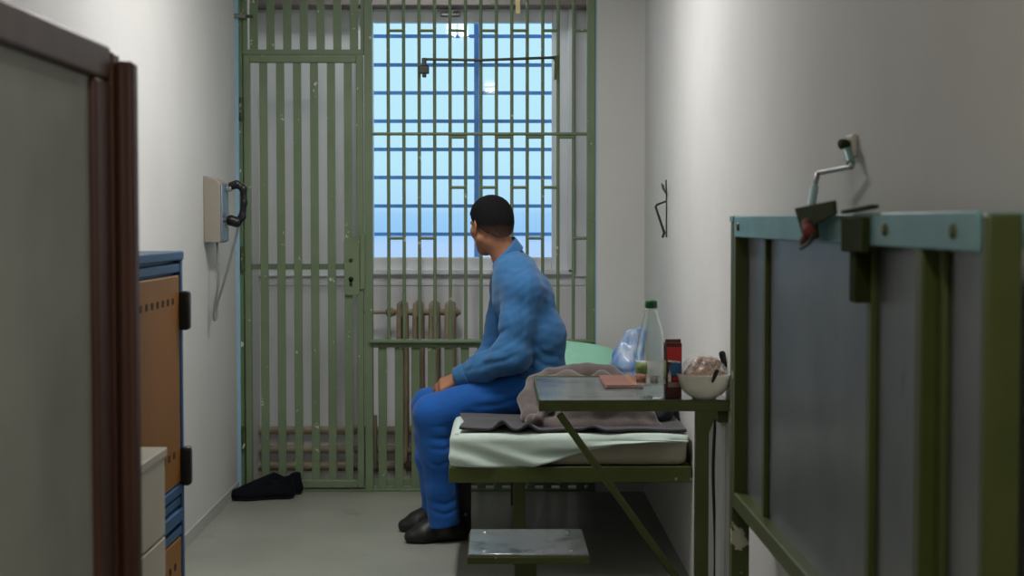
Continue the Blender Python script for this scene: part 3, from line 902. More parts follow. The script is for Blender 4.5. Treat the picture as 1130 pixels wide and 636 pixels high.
obj('pedestal', one_box(px_ - 0.033, px_ + 0.033, SY0 + 0.15, SY0 + 0.21, 0.008, SZ - 0.03), M['green_dark'], st, bevel=0.003)
obj('floor_plate', one_box(px_ - 0.09, px_ + 0.09, SY0 + 0.09, SY0 + 0.27, 0, 0.008), M['green_dark'], st)

# ================================================================== BED
BX0, BX1, BY0, BY1 = at(495, 520, Y=5.64).x, XR - 0.005, 5.64, 7.50
RZ1, RZ0 = at(600, 515.5, Y=BY0).z, at(600, 533, Y=BY0).z
bed = thing('bed', 'olive green steel folding bed along the right wall by the bars', 'bed', (0.26, 6.5, 0))
bm = BM()
box(bm, BX0, BX1, BY0, BY0 + 0.035, RZ0, RZ1); box(bm, BX0, BX1, BY1 - 0.035, BY1, RZ0, RZ1)
box(bm, BX0, BX0 + 0.035, BY0 + 0.035, BY1 - 0.035, RZ0, RZ1); box(bm, BX1 - 0.035, BX1, BY0 + 0.035, BY1 - 0.035, RZ0, RZ1)
obj('frame', bm, M['green_dark'], bed, bevel=0.003)
obj('base_sheet', one_box(BX0 + 0.035, BX1 - 0.035, BY0 + 0.035, BY1 - 0.035, RZ1 - 0.012, RZ1 - 0.004), M['sheet'], bed)
lgx = at(573, 560, Y=BY0 + 0.3).x
obj('leg', one_box(lgx - 0.023, lgx + 0.023, BY0 + 0.28, BY0 + 0.32, 0, RZ0), M['green_dark'], bed, bevel=0.003)
obj('leg', one_box(lgx - 0.023, lgx + 0.023, BY1 - 0.32, BY1 - 0.28, 0, RZ0), M['green_dark'], bed, bevel=0.003)
obj('leg_rail', one_box(lgx - 0.02, lgx + 0.02, BY0 + 0.32, BY1 - 0.32, RZ0 - 0.03, RZ0), M['green_dark'], bed, bevel=0.003)
blx = at(513, 560, Y=6.52).x
bl = obj('side_leg', one_box(blx - 0.026, blx + 0.026, 6.50, 6.54, 0, RZ0), M['black'], bed, bevel=0.003)
obj('rivet', lathe(BM(), [(0, 0.004), (0.006, 0.003), (0.007, 0)], (blx + 0.003, 6.50, at(513, 568, Y=6.5).z), 10, axis=(0, -1, 0)), M['steel'], bl)
for px in (746, 763):
    obj('rivet', lathe(BM(), [(0, 0.004), (0.005, 0.003), (0.006, 0)], at(px, 529, Y=BY0), 10, axis=(0, -1, 0)), M['steel'], bed)

MT = 0.531                          # top of the mattress
def dip(x, y):                      # the mattress sinks where the man sits
    return -0.035 * math.exp(-((x - 0.08) / 0.26) ** 2 - ((y - 6.45) / 0.26) ** 2)
mx0, mx1, my0, my1 = BX0 + 0.012, BX1 - 0.012, BY0 + 0.012, BY1 - 0.015
F = Field((mx0 - 0.03, my0 - 0.03, RZ1 - 0.01), (mx1 + 0.03, my1 + 0.03, MT + 0.03), 0.012)
sl, X, Y, Zz = F.sub(F.lo, F.lo + 5)
rr = 0.028
qx = np.abs(X - (mx0 + mx1) / 2) - (mx1 - mx0) / 2 + rr; qy = np.abs(Y - (my0 + my1) / 2) - (my1 - my0) / 2 + rr
zm = (RZ1 + MT) / 2
dp = -0.035 * np.exp(-((X - 0.08) / 0.26) ** 2 - ((Y - 6.45) / 0.26) ** 2)
qz = np.abs(Zz - dp * (Zz - RZ1) / (MT - RZ1) - zm) - (MT - RZ1) / 2 + rr
F.F = (np.sqrt(np.maximum(qx, 0) ** 2 + np.maximum(qy, 0) ** 2 + np.maximum(qz, 0) ** 2) + np.minimum(np.maximum(qx, np.maximum(qy, qz)), 0) - rr + 0 * X + 0 * Y + 0 * Zz).astype(np.float32)
mt = soft('mattress', F, material('mattress_ticking', lin(176, 170, 150), 0.9, col2=lin(160, 154, 136), nscale=8, bump=(160, 0.2, 0.003)))
tag(mt, 'thin beige mattress lying on the green steel bed frame', 'mattress')

# pale green sheet drawn over the mattress, its loose edge falling over the near end
def hem(px):                        # lower edge at the near end, in frame pixels
    pts = [(490, 514.5), (560, 516), (590, 515), (625, 505), (650, 497), (680, 491), (720, 487.5), (775, 489)]
    for (a, b), (c, d) in zip(pts, pts[1:]):
        if px <= c: return b + (d - b) * max(0, (px - a)) / (c - a)
    return pts[-1][1]
per = []                            # the path round the mattress: left side, near left corner, near end
rc = 0.03
ex0, ey0 = mx0 - 0.006, my0 - 0.006
for k in range(40): per.append((ex0, 7.05 - (7.05 - ey0 - rc) * k / 40, -1, 0))
for k in range(9):
    a = math.pi + k * math.pi / 16
    per.append((ex0 + rc + rc * math.cos(a), ey0 + rc + rc * math.sin(a), math.cos(a), math.sin(a)))
for k in range(1, 91): per.append((ex0 + rc + (mx1 - ex0 - rc) * k / 90, ey0, 0, -1))
bm = BM()
cols = []
for i, (x, y, nx, ny) in enumerate(per):
    s = i / len(per)
    edge = ny < -0.5
    px = 550 + x * 1740 / y
    zh = at(px, hem(px), Y=y).z if edge else RZ1 + 0.01 + 0.01 * math.sin(i * 0.7)
    if not edge: zh = max(zh, RZ1 + 0.004)
    col = []
    inw = 0.16
    for k in range(5):
        f = k / 4
        xx, yy = x - nx * inw * (1 - f) - nx * 0.02 * f, y - ny * inw * (1 - f) - ny * 0.02 * f
        xx = min(max(xx, mx0 + 0.015), mx1); yy = max(yy, my0 + 0.01)
        col.append(bm.verts.new((xx, yy, MT + 0.004 + dip(xx, yy))))
    zt2 = MT + dip(x, y)
    col.append(bm.verts.new((x - nx * 0.006, y - ny * 0.006, zt2 - 0.003)))
    for k in range(13):
        f = k / 12
        z = (zt2 - 0.016) * (1 - f) + zh * f
        # folds sweep diagonally across the hanging flap
        w = 0.0
        if edge:
            u = (x - ex0) * 9 - f * 2.6
            w = 0.010 * f * math.sin(u * 2.3 + 1.2 * math.sin(u * 0.9)) + 0.020 * f * max(0, noise.noise(Vector((x * 5 - f * 1.2, f * 1.4, 3.1)))) + 0.004 * f
        else:
            w = 0.004 * f * math.sin(y * 24) + 0.004 * f
        col.append(bm.verts.new((x + nx * (0.001 + max(w, -0.001)), y + ny * (0.001 + max(w, -0.001)), z)))
    cols.append(col)
for a, b in zip(cols, cols[1:]):
    for k in range(len(a) - 1):
        bm.faces.new((a[k], a[k + 1], b[k + 1], b[k]))
sheet_m = material('mint_sheet', lin(200, 216, 206), 0.85, col2=lin(190, 207, 196), nscale=5, bump=(14, 0.25, 0.012), bump2=(300, 0.15, 0.001), sheen=0.2)
sh = obj('bed_sheet', bm, sheet_m, sharp=180, solid=0.003)
tag(sh, 'pale mint bed sheet hanging over the near end of the mattress', 'bed sheet')

# charcoal blanket spread on the bed
bx0, bx1, by0, by1 = at(507, 477, Y=5.70).x, mx1 - 0.004, my0 + 0.012, 6.95
def blanket(u, v):
    x = bx0 + (bx1 - bx0) * u; y = by0 + (by1 - by0) * v
    x += 0.012 * math.sin(v * 9) * (1 - u)
    y += 0.010 * math.sin(u * 17) * (1 - v)
    z = MT + 0.016 + dip(x, y) + 0.004 * noise.noise(Vector((x * 9, y * 9, 1)))
    for cx, w, h in ((0.012, 0.026, 0.034), (0.108, 0.022, 0.022), (0.34, 0.03, 0.014)):
        z += h * math.exp(-((x - cx - (y - by0) * 0.12) / w) ** 2) * math.exp(-(y - by0) / 0.10)
    z += 0.012 * math.exp(-(u / 0.06)) * math.exp(-((v - 0.04) / 0.12) ** 2)
    return Vector((x, y, z))
bk = obj('blanket', grid(BM(), 110, 90, blanket), material('charcoal_blanket', lin(58, 55, 60), 0.95, col2=lin(47, 44, 49), nscale=30, bump=(220, 0.4, 0.002), sheen=0.3), sharp=180, solid=0.009)
tag(bk, 'charcoal grey wool blanket spread flat over the mint sheet', 'blanket')

# crumpled taupe blanket
F = Field((0.04, 5.66, MT - 0.01), (0.69, 6.38, 0.83), 0.006)
def A(px, py, y): return v3(at(px, py, Y=y))
F.ell((0.34, 6.0, 0.58), (0.25, 0.24, 0.10), 0.03)
F.chain([A(590, 466, 5.78), A(615, 473, 5.76), A(650, 472, 5.77), A(690, 472, 5.78), A(724, 473, 5.80)], [.034, .036, .038, .038, .026], 0.012)
F.chain([A(606, 470, 5.80), A(586, 460, 5.86), A(582, 441, 5.95), A(590, 424, 6.04), A(604, 415, 6.10)], [.034, .034, .034, .034, .03], 0.014)
F.chain([A(594, 462, 5.74), A(604, 446, 5.80), A(608, 428, 5.88)], [.016, .026, .022], 0.010)
F.chain([A(598, 420, 6.08), A(622, 413, 6.12), A(648, 411, 6.12), A(672, 414, 6.10), A(694, 428, 6.04), A(712, 444, 5.98)], [.030, .034, .036, .034, .030, .03], 0.012)
F.chain([A(604, 424, 5.96), A(626, 418, 5.98), A(646, 424, 5.96)], [.028, .034, .026], 0.025)
F.chain([A(648, 424, 5.98), A(664, 419, 6.0), A(686, 428, 5.96)], [.028, .032, .026], 0.025)
F.chain([A(626, 456, 5.79), A(660, 448, 5.80), A(690, 450, 5.81), A(716, 460, 5.82)], [.034, .046, .042, .03], 0.025)
for a, b, c in ((A(598, 444, 5.72), A(624, 462, 5.70), .010), (A(644, 464, 5.71), A(700, 468, 5.72), .008), (A(612, 416, 5.98), A(640, 412, 6.02), .008), (A(655, 412, 6.0), A(690, 424, 5.95), .008)):
    F.cone(a, b, c, c, 0.014, 'cut')
F.ripple(0.0045, lambda X, Y, Zz: np.sin(30 * X + 46 * Zz + 2.2 * np.sin(15 * Y + 12 * X)) * np.sin(18 * Y + 26 * Zz + 2 * np.sin(11 * X)))
F.clip((0, 0, -1), (0, 0, MT + 0.008))
tw = soft('crumpled_blanket', F, material('taupe_fleece', lin(102, 92, 89), 0.95, col2=lin(86, 77, 75), nscale=14, bump=(60, 0.35, 0.006), bump2=(260, 0.3, 0.002), sheen=0.4))
tag(tw, 'crumpled taupe blanket heaped on the bed behind the table', 'blanket')

# dark bedding bunched against the wall
F = Field((0.44, 5.80, MT - 0.01), (0.695, 6.62, 0.72), 0.008)
F.ell((0.615, 6.2, 0.575), (0.075, 0.34, 0.075), 0.03)
F.chain([(0.56, 5.93, 0.565), (0.585, 6.05, 0.60), (0.60, 6.3, 0.60)], [.03, .04, .045], 0.02)
F.ripple(0.006, lambda X, Y, Zz: np.sin(40 * X + 30 * Zz + 2 * np.sin(16 * Y)) * np.sin(20 * Y + 24 * Zz))
F.clip((1, 0, 0), (XR - 0.006, 0, 0)); F.clip((0, 0, -1), (0, 0, MT + 0.02))
tag(soft('bunched_blanket', F, material('dark_navy_wool', lin(36, 36, 46), 0.95, col2=lin(28, 28, 36), nscale=20, bump=(120, 0.3, 0.003))), 'dark navy blanket bunched on the bed against the right wall', 'blanket')

# mint pillow leaning at the head of the bed
pc = Vector((0.275, 7.24, 0.625))
tilt = math.radians(24)
R = Matrix.Rotation(tilt, 3, 'X') @ Matrix.Rotation(math.radians(-5), 3, 'Z')
def pillow(u, v, s):
    a, b = 2 * u - 1, 2 * v - 1
    t = max(0.0, (1 - abs(a) ** 2.6) * (1 - abs(b) ** 2.6)) ** 0.42
    w = 0.30 * (1 - 0.05 * b * b - 0.20 * max(0.0, b) ** 4); h = 0.20 * (1 - 0.05 * a * a)
    p = Vector((a * w, b * h, s * 0.085 * t + 0.006 * noise.noise(Vector((a * 3, b * 3, s)))))
    return pc + R @ p
bm = BM(); grid(bm, 40, 30, lambda u, v: pillow(u, v, 1)); grid(bm, 40, 30, lambda u, v: pillow(u, v, -1))
bmesh.ops.remove_doubles(bm, verts=bm.verts, dist=0.002)
pl = obj('pillow', bm, material('mint_pillowcase', lin(160, 222, 192), 0.85, col2=lin(150, 212, 182), nscale=5, bump=(12, 0.3, 0.012), sheen=0.2), sharp=180)
tag(pl, 'mint green pillow at the head of the bed by the bars', 'pillow')

# blue and white plastic bag in the corner behind the pillow
F = Field((0.42, 6.75, 0.54), (0.70, 7.2, 0.92), 0.005)
F.chain([A(690, 406, 6.98), A(691, 392, 6.98), A(700, 374, 6.99), A(708, 364, 7.0)], [.05, .048, .040, .018], 0.03, flat=((0, 1, 0), 0.8))
F.ell(A(692, 404, 6.98), (0.07, 0.08, 0.06), 0.03); F.ell((0.585, 6.98, 0.575), (0.09, 0.10, 0.055), 0.03)
F.ripple(0.007, lambda X, Y, Zz: np.sin(60 * X - 30 * Zz + 3 * np.sin(40 * Y)) * np.sin(45 * Zz + 20 * X))
F.clip((1, 0, 0), (XR - 0.004, 0, 0)); F.clip((0, 0, -1), (0, 0, MT + 0.006))
bagm = material('blue_white_plastic', lin(92, 146, 214), 0.25, col2=lin(214, 226, 240), nscale=26, stretch=(1, 1, 0.35), dirt=(lin(96, 116, 150), 11, 0.62))
bg = soft('plastic_bag', F, bagm)
tag(bg, 'blue and white plastic bag in the corner behind the pillow', 'plastic bag')

# ================================================================== THINGS ON THE TABLE
nb = thing('notebook', 'thin brown pink notebook lying on the grey table top', 'notebook', (at(690, 424, Z=TZ).x, 5.2, TZ))
n0, n1, n2 = at(661, 417.5, Z=TZ), at(668.5, 429, Z=TZ), at(703, 429, Z=TZ)
wv = Vector((n2.x - n1.x + 0.02, 0, 0)); 
def slab(bm, p, q, w, z0, z1, ins=0.0):
    d = (q - p); 
    a, b = p + Vector((ins, -ins * 2, 0)), q + Vector((ins, ins * 2, 0))
    prism(bm, [(a.x, a.y, z0), (b.x, b.y, z0), (b.x + w.x - ins * 2, b.y, z0), (a.x + w.x - ins * 2, a.y, z0)], (0, 0, z1 - z0))
    return bm
ncov = material('notebook_cover', lin(132, 88, 78), 0.6, col2=lin(120, 78, 68), nscale=6)
obj('cover', slab(BM(), n0, n1, wv, TZ + 0.0090, TZ + 0.0105), ncov, nb)
obj('cover', slab(BM(), n0, n1, wv, TZ + 0.0005, TZ + 0.0020), ncov, nb)
obj('pages', slab(BM(), n0, n1, wv, TZ + 0.0020, TZ + 0.0090, 0.003), material('paper', lin(225, 214, 196), 0.8), nb)
obj('spine_band', slab(BM(), n0 + Vector((0.085, 0, 0)), n1 + Vector((0.085, 0, 0)), Vector((0.018, 0, 0)), TZ + 0.0105, TZ + 0.0112), material('ochre_strip', lin(140, 98, 64), 0.6), nb)

# bottle
bp = at(719.5, 441, Z=TZ)
bp.y += 0.036
bo = thing('water_bottle', 'clear plastic bottle with green cap standing on the table', 'bottle', (bp.x, bp.y, TZ))
pet = bpy.data.materials.new('clear_plastic'); pet.use_nodes = True
nt = pet.node_tree; b_ = nt.nodes['Principled BSDF']
b_.inputs['Base Color'].default_value = (0.93, 0.97, 0.96, 1); b_.inputs['Roughness'].default_value = 0.06
b_.inputs['Transmission Weight'].default_value = 1.0; b_.inputs['IOR'].default_value = 1.12
b_.inputs['Specular IOR Level'].default_value = 0.9
k_ = 4.79 / 1740
def br(px): return px * k_ / 2
prof = [(0.0, 0.012), (br(14), 0.006), (br(27), 0.001), (br(31), 0.006), (br(32.5), 0.018), (br(32), 0.05), (br(31), 0.09), (br(31.5), 0.13), (br(31), 0.155), (br(28), 0.185), (br(22), 0.22), (br(17), 0.245), (br(13.5), 0.262), (br(11.5), 0.268), (br(11.5), 0.275), (br(11), 0.281)]
fine = []
for (r0, h0), (r1, h1) in zip(prof, prof[1:]):
    for j in range(4): fine.append((r0 + (r1 - r0) * j / 4, h0 + (h1 - h0) * j / 4))
fine.append(prof[-1])
inner = [(max(r - 0.0012, 0.0), h + (0.0015 if i < 6 else 0)) for i, (r, h) in enumerate(fine)]
wob = lambda a, h: 1 + 0.022 * math.sin(a * 5 * 6.283 + h * 40) * (1 if 0.02 < h < 0.24 else 0) * min(1, h * 6) + (0.03 * (1 if h < 0.03 else 0) * math.cos(a * 5 * 6.283))
obj('bottle_body', lathe(BM(), fine + list(reversed(inner)), (bp.x, bp.y, TZ), 40, fn=wob), pet, bo, sharp=180)
capm = material('green_cap', lin(14, 88, 44), 0.35)
bm = lathe(BM(), [(0.0, 0.300), (br(10), 0.300), (br(13), 0.297), (br(13.6), 0.293), (br(13.6), 0.278), (br(13), 0.276), (br(11.8), 0.276)], (bp.x, bp.y, TZ), 48, fn=lambda a, h: 1 + 0.02 * math.sin(a * 24 * 6.283))
obj('cap', bm, capm, bo, sharp=50)
obj('cap_ring', lathe(BM(), [(br(12), 0.2745), (br(13.6), 0.2745), (br(13.6), 0.270), (br(12), 0.270)], (bp.x, bp.y, TZ), 32), material('white_ring', lin(224, 228, 226), 0.4), bo)
# label wrapped round the lower half: translucent white film with a printed leaf picture and small lines of print
def arc(bm, r, a0, a1, z0, z1, n=16, t=0.0006):
    vs0 = []
    for k in range(n + 1):
        a = math.radians(a0 + (a1 - a0) * k / n)
        c, s = math.cos(a), math.sin(a)
        vs0.append([bm.verts.new((bp.x + c * (r + d), bp.y + s * (r + d), TZ + z)) for d, z in ((0, z0), (0, z1), (t, z1), (t, z0))])
    for a, b in zip(vs0, vs0[1:]):
        for k in range(4): bm.faces.new((a[k], b[k], b[(k + 1) % 4], a[(k + 1) % 4]))
    bm.faces.new(vs0[0]); bm.faces.new(list(reversed(vs0[-1])))
    return bm
film = bpy.data.materials.new('label_film'); film.use_nodes = True
nt = film.node_tree; b_ = nt.nodes['Principled BSDF']; b_.inputs['Base Color'].default_value = (0.80, 0.82, 0.80, 1); b_.inputs['Alpha'].default_value = 0.45; b_.inputs['Roughness'].default_value = 0.4
rb = br(32) * 1.035
lab = obj('label', arc(BM(), rb, 175, 385, 0.045, 0.118, 30), film, bo, sharp=180)
obj('label_picture', arc(BM(), rb + 0.0008, 188, 250, 0.078, 0.112, 10), material('label_green', lin(70, 112, 48), 0.5, col2=lin(140, 146, 70), nscale=60), lab, sharp=180)
obj('label_picture', arc(BM(), rb + 0.0008, 188, 246, 0.050, 0.076, 10), material('label_red', lin(140, 72, 50), 0.5, col2=lin(160, 120, 80), nscale=70), lab, sharp=180)
obj('label_print', arc(BM(), rb + 0.0008, 262, 292, 0.050, 0.072, 8), material('label_grey', lin(104, 108, 104), 0.5, col2=lin(190, 190, 186), nscale=260, stretch=(1, 1, 0.05)), lab, sharp=180)
obj('label_print', arc(BM(), rb + 0.0008, 322, 346, 0.060, 0.116, 8), material('label_pale_green', lin(150, 176, 120), 0.5), lab, sharp=180)

# red carton
cp_ = at(743, 440, Z=TZ)
ca = thing('drink_carton', 'slim red and blue printed carton between bottle and bowl', 'carton', (cp_.x, cp_.y + 0.02, TZ))
cw_, cd_, ch_ = 0.024, 0.018, at(743, 379, Y=cp_.y).z - TZ
RM = Matrix.Translation((cp_.x + 0.001, cp_.y + 0.024, TZ)) @ Matrix.Rotation(math.radians(6), 4, 'Z')
mr, mb_, mw, mdk = material('carton_red', lin(186, 36, 40), 0.45), material('carton_blue', lin(36, 96, 140), 0.45), material('carton_white', lin(220, 214, 206), 0.5), material('carton_maroon', lin(74, 20, 24), 0.5)
obj('box', box(BM(), -cw_, cw_, -cd_, cd_, 0, ch_, RM), mdk, ca, bevel=0.002)
bm = BM()
fr = lambda u, v: RM @ Vector((-cw_ + 2 * cw_ * u, -cd_ - 0.0006, ch_ * v))
def patch(poly): return prism(BM(), [fr(*p) for p in poly], RM.to_3x3() @ Vector((0, 0.0009, 0)))
obj('red_band', patch([(0.03, 0.70), (0.97, 0.66), (0.97, 0.93), (0.03, 0.93)]), mr, ca)
obj('blue_wave', patch([(0.14, 0.58), (0.5, 0.66), (0.97, 0.63), (0.97, 0.46), (0.6, 0.40), (0.2, 0.44)]), mb_, ca)
obj('red_swirl', patch([(0.45, 0.38), (0.97, 0.46), (0.97, 0.32), (0.4, 0.32)]), mr, ca)
obj('white_print', patch([(0.08, 0.66), (0.9, 0.635), (0.9, 0.67), (0.1, 0.695)]), mw, ca)
obj('white_print', patch([(0.1, 0.42), (0.22, 0.52), (0.3, 0.45), (0.3, 0.30), (0.12, 0.30)]), mw, ca)
obj('pale_print', patch([(0.1, 0.20), (0.85, 0.20), (0.85, 0.29), (0.1, 0.29)]), material('carton_pale', lin(150, 120, 104), 0.5), ca)
bm = BM(); box(bm, -cw_, cw_, -0.003, 0.003, ch_ - 0.001, ch_ + 0.011, RM)
obj('top_seam', bm, material('carton_seam', lin(120, 66, 56), 0.5, col2=lin(80, 44, 40), nscale=220), ca, bevel=0.001)

# bowl
wp_ = at(779, 441.5, Z=TZ)
bw_y = wp_.y + 0.040
kb = bw_y / 1740
bw = thing('bowl', 'white bowl at the right end of the table holding bagged bread', 'bowl', (wp_.x, bw_y, TZ))
rb_, hb = 61.5 * kb / 2, (441.5 - 414.5) * kb
outer = [(0.0, 0.0), (0.034, 0.0), (0.037, 0.003), (0.058, 0.016), (0.073, 0.036), (rb_ - 0.004, hb - 0.010), (rb_, hb), (rb_ + 0.0005, hb + 0.002)]
inn = [(rb_ - 0.004, hb + 0.002), (rb_ - 0.008, hb - 0.010), (0.068, 0.038), (0.053, 0.020), (0.03, 0.008), (0.0, 0.006)]
obj('shell', lathe(BM(), outer + inn, (wp_.x, bw_y, TZ), 48), material('white_bowl', lin(226, 224, 210), 0.35), bw, sharp=60)
# bread in the bowl
F = Field((wp_.x - 0.08, bw_y - 0.06, TZ + 0.02), (wp_.x + 0.08, bw_y + 0.07, TZ + 0.15), 0.003)
F.chain([(wp_.x - 0.045, bw_y + 0.0, TZ + 0.075), (wp_.x - 0.01, bw_y + 0.01, TZ + 0.100), (wp_.x + 0.03, bw_y + 0.012, TZ + 0.098)], [.018, .026, .024], .012)
F.chain([(wp_.x - 0.04, bw_y - 0.02, TZ + 0.066), (wp_.x + 0.0, bw_y - 0.018, TZ + 0.075), (wp_.x + 0.04, bw_y - 0.012, TZ + 0.072)], [.018, .022, .018], .008)
F.ripple(0.002, lambda X, Y, Zz: np.sin(110 * X + 70 * Zz) * np.sin(90 * Y + 60 * X))
brd = soft('bread_pieces', F, material('bread', lin(112, 66, 34), 0.8, col2=lin(150, 100, 58), nscale=40, bump=(120, 0.3, 0.003)))
tag(brd, 'brown bread pieces wrapped in the clear bag in the bowl', 'bread')
# clear bag: thin film over the bread
filmb = bpy.data.materials.new('clear_bag_film'); filmb.use_nodes = True
nt = filmb.node_tree; nt.nodes.clear()
o_ = nt.nodes.new('ShaderNodeOutputMaterial'); mx = nt.nodes.new('ShaderNodeMixShader'); t_ = nt.nodes.new('ShaderNodeBsdfTransparent'); g_ = nt.nodes.new('ShaderNodeBsdfPrincipled'); n_ = nt.nodes.new('ShaderNodeTexNoise'); r_ = nt.nodes.new('ShaderNodeMapRange')
g_.inputs['Base Color'].default_value = (0.78, 0.79, 0.78, 1); g_.inputs['Roughness'].default_value = 0.15
n_.inputs['Scale'].default_value = 32; n_.inputs['Detail'].default_value = 5; r_.inputs['From Min'].default_value = 0.38; r_.inputs['From Max'].default_value = 0.66; r_.inputs['To Min'].default_value = 0.06; r_.inputs['To Max'].default_value = 0.58
nt.links.new(n_.outputs['Fac'], r_.inputs['Value']); nt.links.new(r_.outputs[0], mx.inputs[0]); nt.links.new(t_.outputs[0], mx.inputs[1]); nt.links.new(g_.outputs[0], mx.inputs[2]); nt.links.new(mx.outputs[0], o_.inputs[0])
F = Field((wp_.x - 0.095, bw_y - 0.085, TZ + 0.05), (wp_.x + 0.095, bw_y + 0.09, TZ + 0.165), 0.003)
F.ell((wp_.x - 0.005, bw_y + 0.006, TZ + 0.082), (0.066, 0.056, 0.052), 0.02)
F.ell((wp_.x - 0.02, bw_y - 0.03, TZ + 0.076), (0.042, 0.03, 0.026), 0.015)
F.ell((wp_.x + 0.045, bw_y + 0.0, TZ + 0.076), (0.026, 0.03, 0.026), 0.015)
F.ripple(0.0034, lambda X, Y, Zz: np.sin(150 * X + 60 * Zz + 3 * np.sin(60 * Y)) * np.sin(70 * Zz + 120 * Y) + 0.5 * np.sin(220 * X - 160 * Zz))
tag(soft('clear_bag', F, filmb), 'crinkled clear plastic bag rising out of the white bowl', 'plastic bag')
def handle(name, px0, py0, px1, py1, y, w, lab):
    a, b = at(px0, py0, Y=y), at(px1, py1, Y=y)
    F = Field(tuple(np.minimum(v3(a), v3(b)) - 0.03), tuple(np.maximum(v3(a), v3(b)) + 0.03), 0.002)
    F.cone(v3(a), v3(b), w, w * 0.62, 0.0, flat=((0, 1, 0), 0.5))
    o = soft(name, F, M['black'])
    tag(o, lab, 'cutlery', 'cutlery in the bowl')
handle('spoon', 791, 410, 786.5, 421, bw_y - rb_ - 0.004, 0.0078, 'black spoon handle hooked over the near rim of the bowl')
handle('knife', 797, 391, 801, 412, bw_y + 0.03, 0.011, 'black knife handle sticking up behind the bag in the bowl')

# ================================================================== SHOES BY THE BARS
def shoe(F, heel, toe, up=0.0, L=None, hi=0.075, open_=True, w=0.043):
    h, t = np.array(heel, float), np.array(toe, float)
    d = t - h; Ln = np.linalg.norm(d); d /= Ln
    side = np.cross((0, 0, 1), d); side /= np.linalg.norm(side)
    P = lambda f, s, z: h + d * Ln * f + side * s + np.array((0, 0, z))
    F.chain([P(0.12, 0, 0.030), P(0.45, 0, 0.030), P(0.70, 0.006, 0.030), P(0.86, 0.006, 0.026)], [w * 0.78, w * 0.82, w * 1.04, w * 0.86], 0.02, flat=((0, 0, 1), 0.75))
    F.cone(P(0.10, 0, 0.03), P(0.12, 0, hi - 0.01), w * 0.72, w * 0.66, 0.02)
    F.cone(P(0.16, 0, 0.05), P(0.58, 0, 0.05), w * 0.70, w * 0.62, 0.02)
    F.cone(P(0.40, 0, hi - 0.012), P(0.74, 0.004, 0.036), w * 0.52, w * 0.66, 0.02)
    if open_:
        F.cone(P(0.14, 0, hi + 0.02), P(0.36, 0, hi + 0.01), w * 0.62, w * 0.55, 0.008, 'cut')
    return P
shoe_m = material('black_felt', lin(15, 17, 25), 0.9, col2=lin(11, 12, 18), nscale=20, spec=0.2)
sole_m = material('black_rubber', lin(20, 20, 22), 0.6)
def floor_shoe(heel, toe, lab, zoff=0.0):
    heel, toe = Vector(heel), Vector(toe)
    t = thing('shoe', lab, 'shoe', ((heel.x + toe.x) / 2, (heel.y + toe.y) / 2, 0.0), 'black shoes by the bars')
    lo = np.minimum(v3(heel), v3(toe)) - (0.09, 0.09, 0.0); hi_ = np.maximum(v3(heel), v3(toe)) + (0.09, 0.09, 0.15)
    F = Field(lo, hi_, 0.004)
    shoe(F, heel, toe, hi=0.10, w=0.050)
    F.clip((0, 0, -1), (0, 0, heel.z + 0.014))
    soft('upper', F, shoe_m, t)
    F = Field(lo, hi_, 0.004)
    shoe(F, heel, toe, hi=0.04, open_=False, w=0.050)
    F.clip((0, 0, 1), (0, 0, heel.z + 0.015)); F.clip((0, 0, -1), (0, 0, heel.z + 0.001))
    soft('sole', F, sole_m, t, relax=1)
s0, s1 = at(322, 551, Z=0), at(254, 553, Z=0)
floor_shoe((s0.x + 0.005, s0.y + 0.02, 0), (s1.x, s1.y + 0.02, 0), 'nearer black shoe on the floor before the bars, toe to the left wall')
s0, s1 = at(331, 547, Z=0), at(268, 547, Z=0)
floor_shoe((s0.x, s0.y + 0.035, 0), (s1.x, s1.y + 0.03, 0), 'farther black shoe standing between the nearer shoe and the barred door')

# ================================================================== THE SEATED MAN
YN = 6.45
skin = material('skin', lin(172, 120, 92), 0.5, col2=lin(158, 106, 80), nscale=14, bump=(180, 0.1, 0.001))
b_ = skin.node_tree.nodes['Principled BSDF']; b_.inputs['Subsurface Weight'].default_value = 0.08; b_.inputs['Subsurface Radius'].default_value = (0.01, 0.004, 0.002)
hair_m = material('black_hair', lin(15, 13, 14), 0.85, col2=lin(9, 8, 9), nscale=90, bump=(420, 0.8, 0.003), spec=0.2)
nt = hair_m.node_tree; b_ = nt.nodes['Principled BSDF']          # cropped shorter towards the nape and ears, where the scalp shows
tc_ = nt.nodes.new('ShaderNodeTexCoord'); sp_ = nt.nodes.new('ShaderNodeSeparateXYZ'); mr_ = nt.nodes.new('ShaderNodeMapRange'); mx_ = nt.nodes.new('ShaderNodeMix'); mx_.data_type = 'RGBA'
old_ = b_.inputs['Base Color'].links[0].from_socket
nt.links.new(tc_.outputs['Object'], sp_.inputs[0]); nt.links.new(sp_.outputs['Z'], mr_.inputs['Value'])
mr_.inputs['From Min'].default_value = -0.092; mr_.inputs['From Max'].default_value = -0.035
nt.links.new(mr_.outputs[0], mx_.inputs['Factor']); mx_.inputs[6].default_value = (*lin(96, 68, 54), 1); nt.links.new(old_, mx_.inputs[7]); nt.links.new(mx_.outputs[2], b_.inputs['Base Color'])
shirt_m = material('blue_denim_shirt', lin(50, 108, 158), 0.85, col2=lin(43, 97, 146), nscale=10, bump=(20, 0.16, 0.02), bump2=(400, 0.2, 0.001), sheen=0.15)
trouser_m = material('royal_blue_trousers', lin(4, 90, 172), 0.85, col2=lin(3, 80, 158), nscale=7, bump=(18, 0.25, 0.012), bump2=(420, 0.2, 0.001), sheen=0.15)

man = thing('person', 'seated person in blue shirt and trousers on the bed, looking back at the window', 'person', (0.12, YN, 0.0))

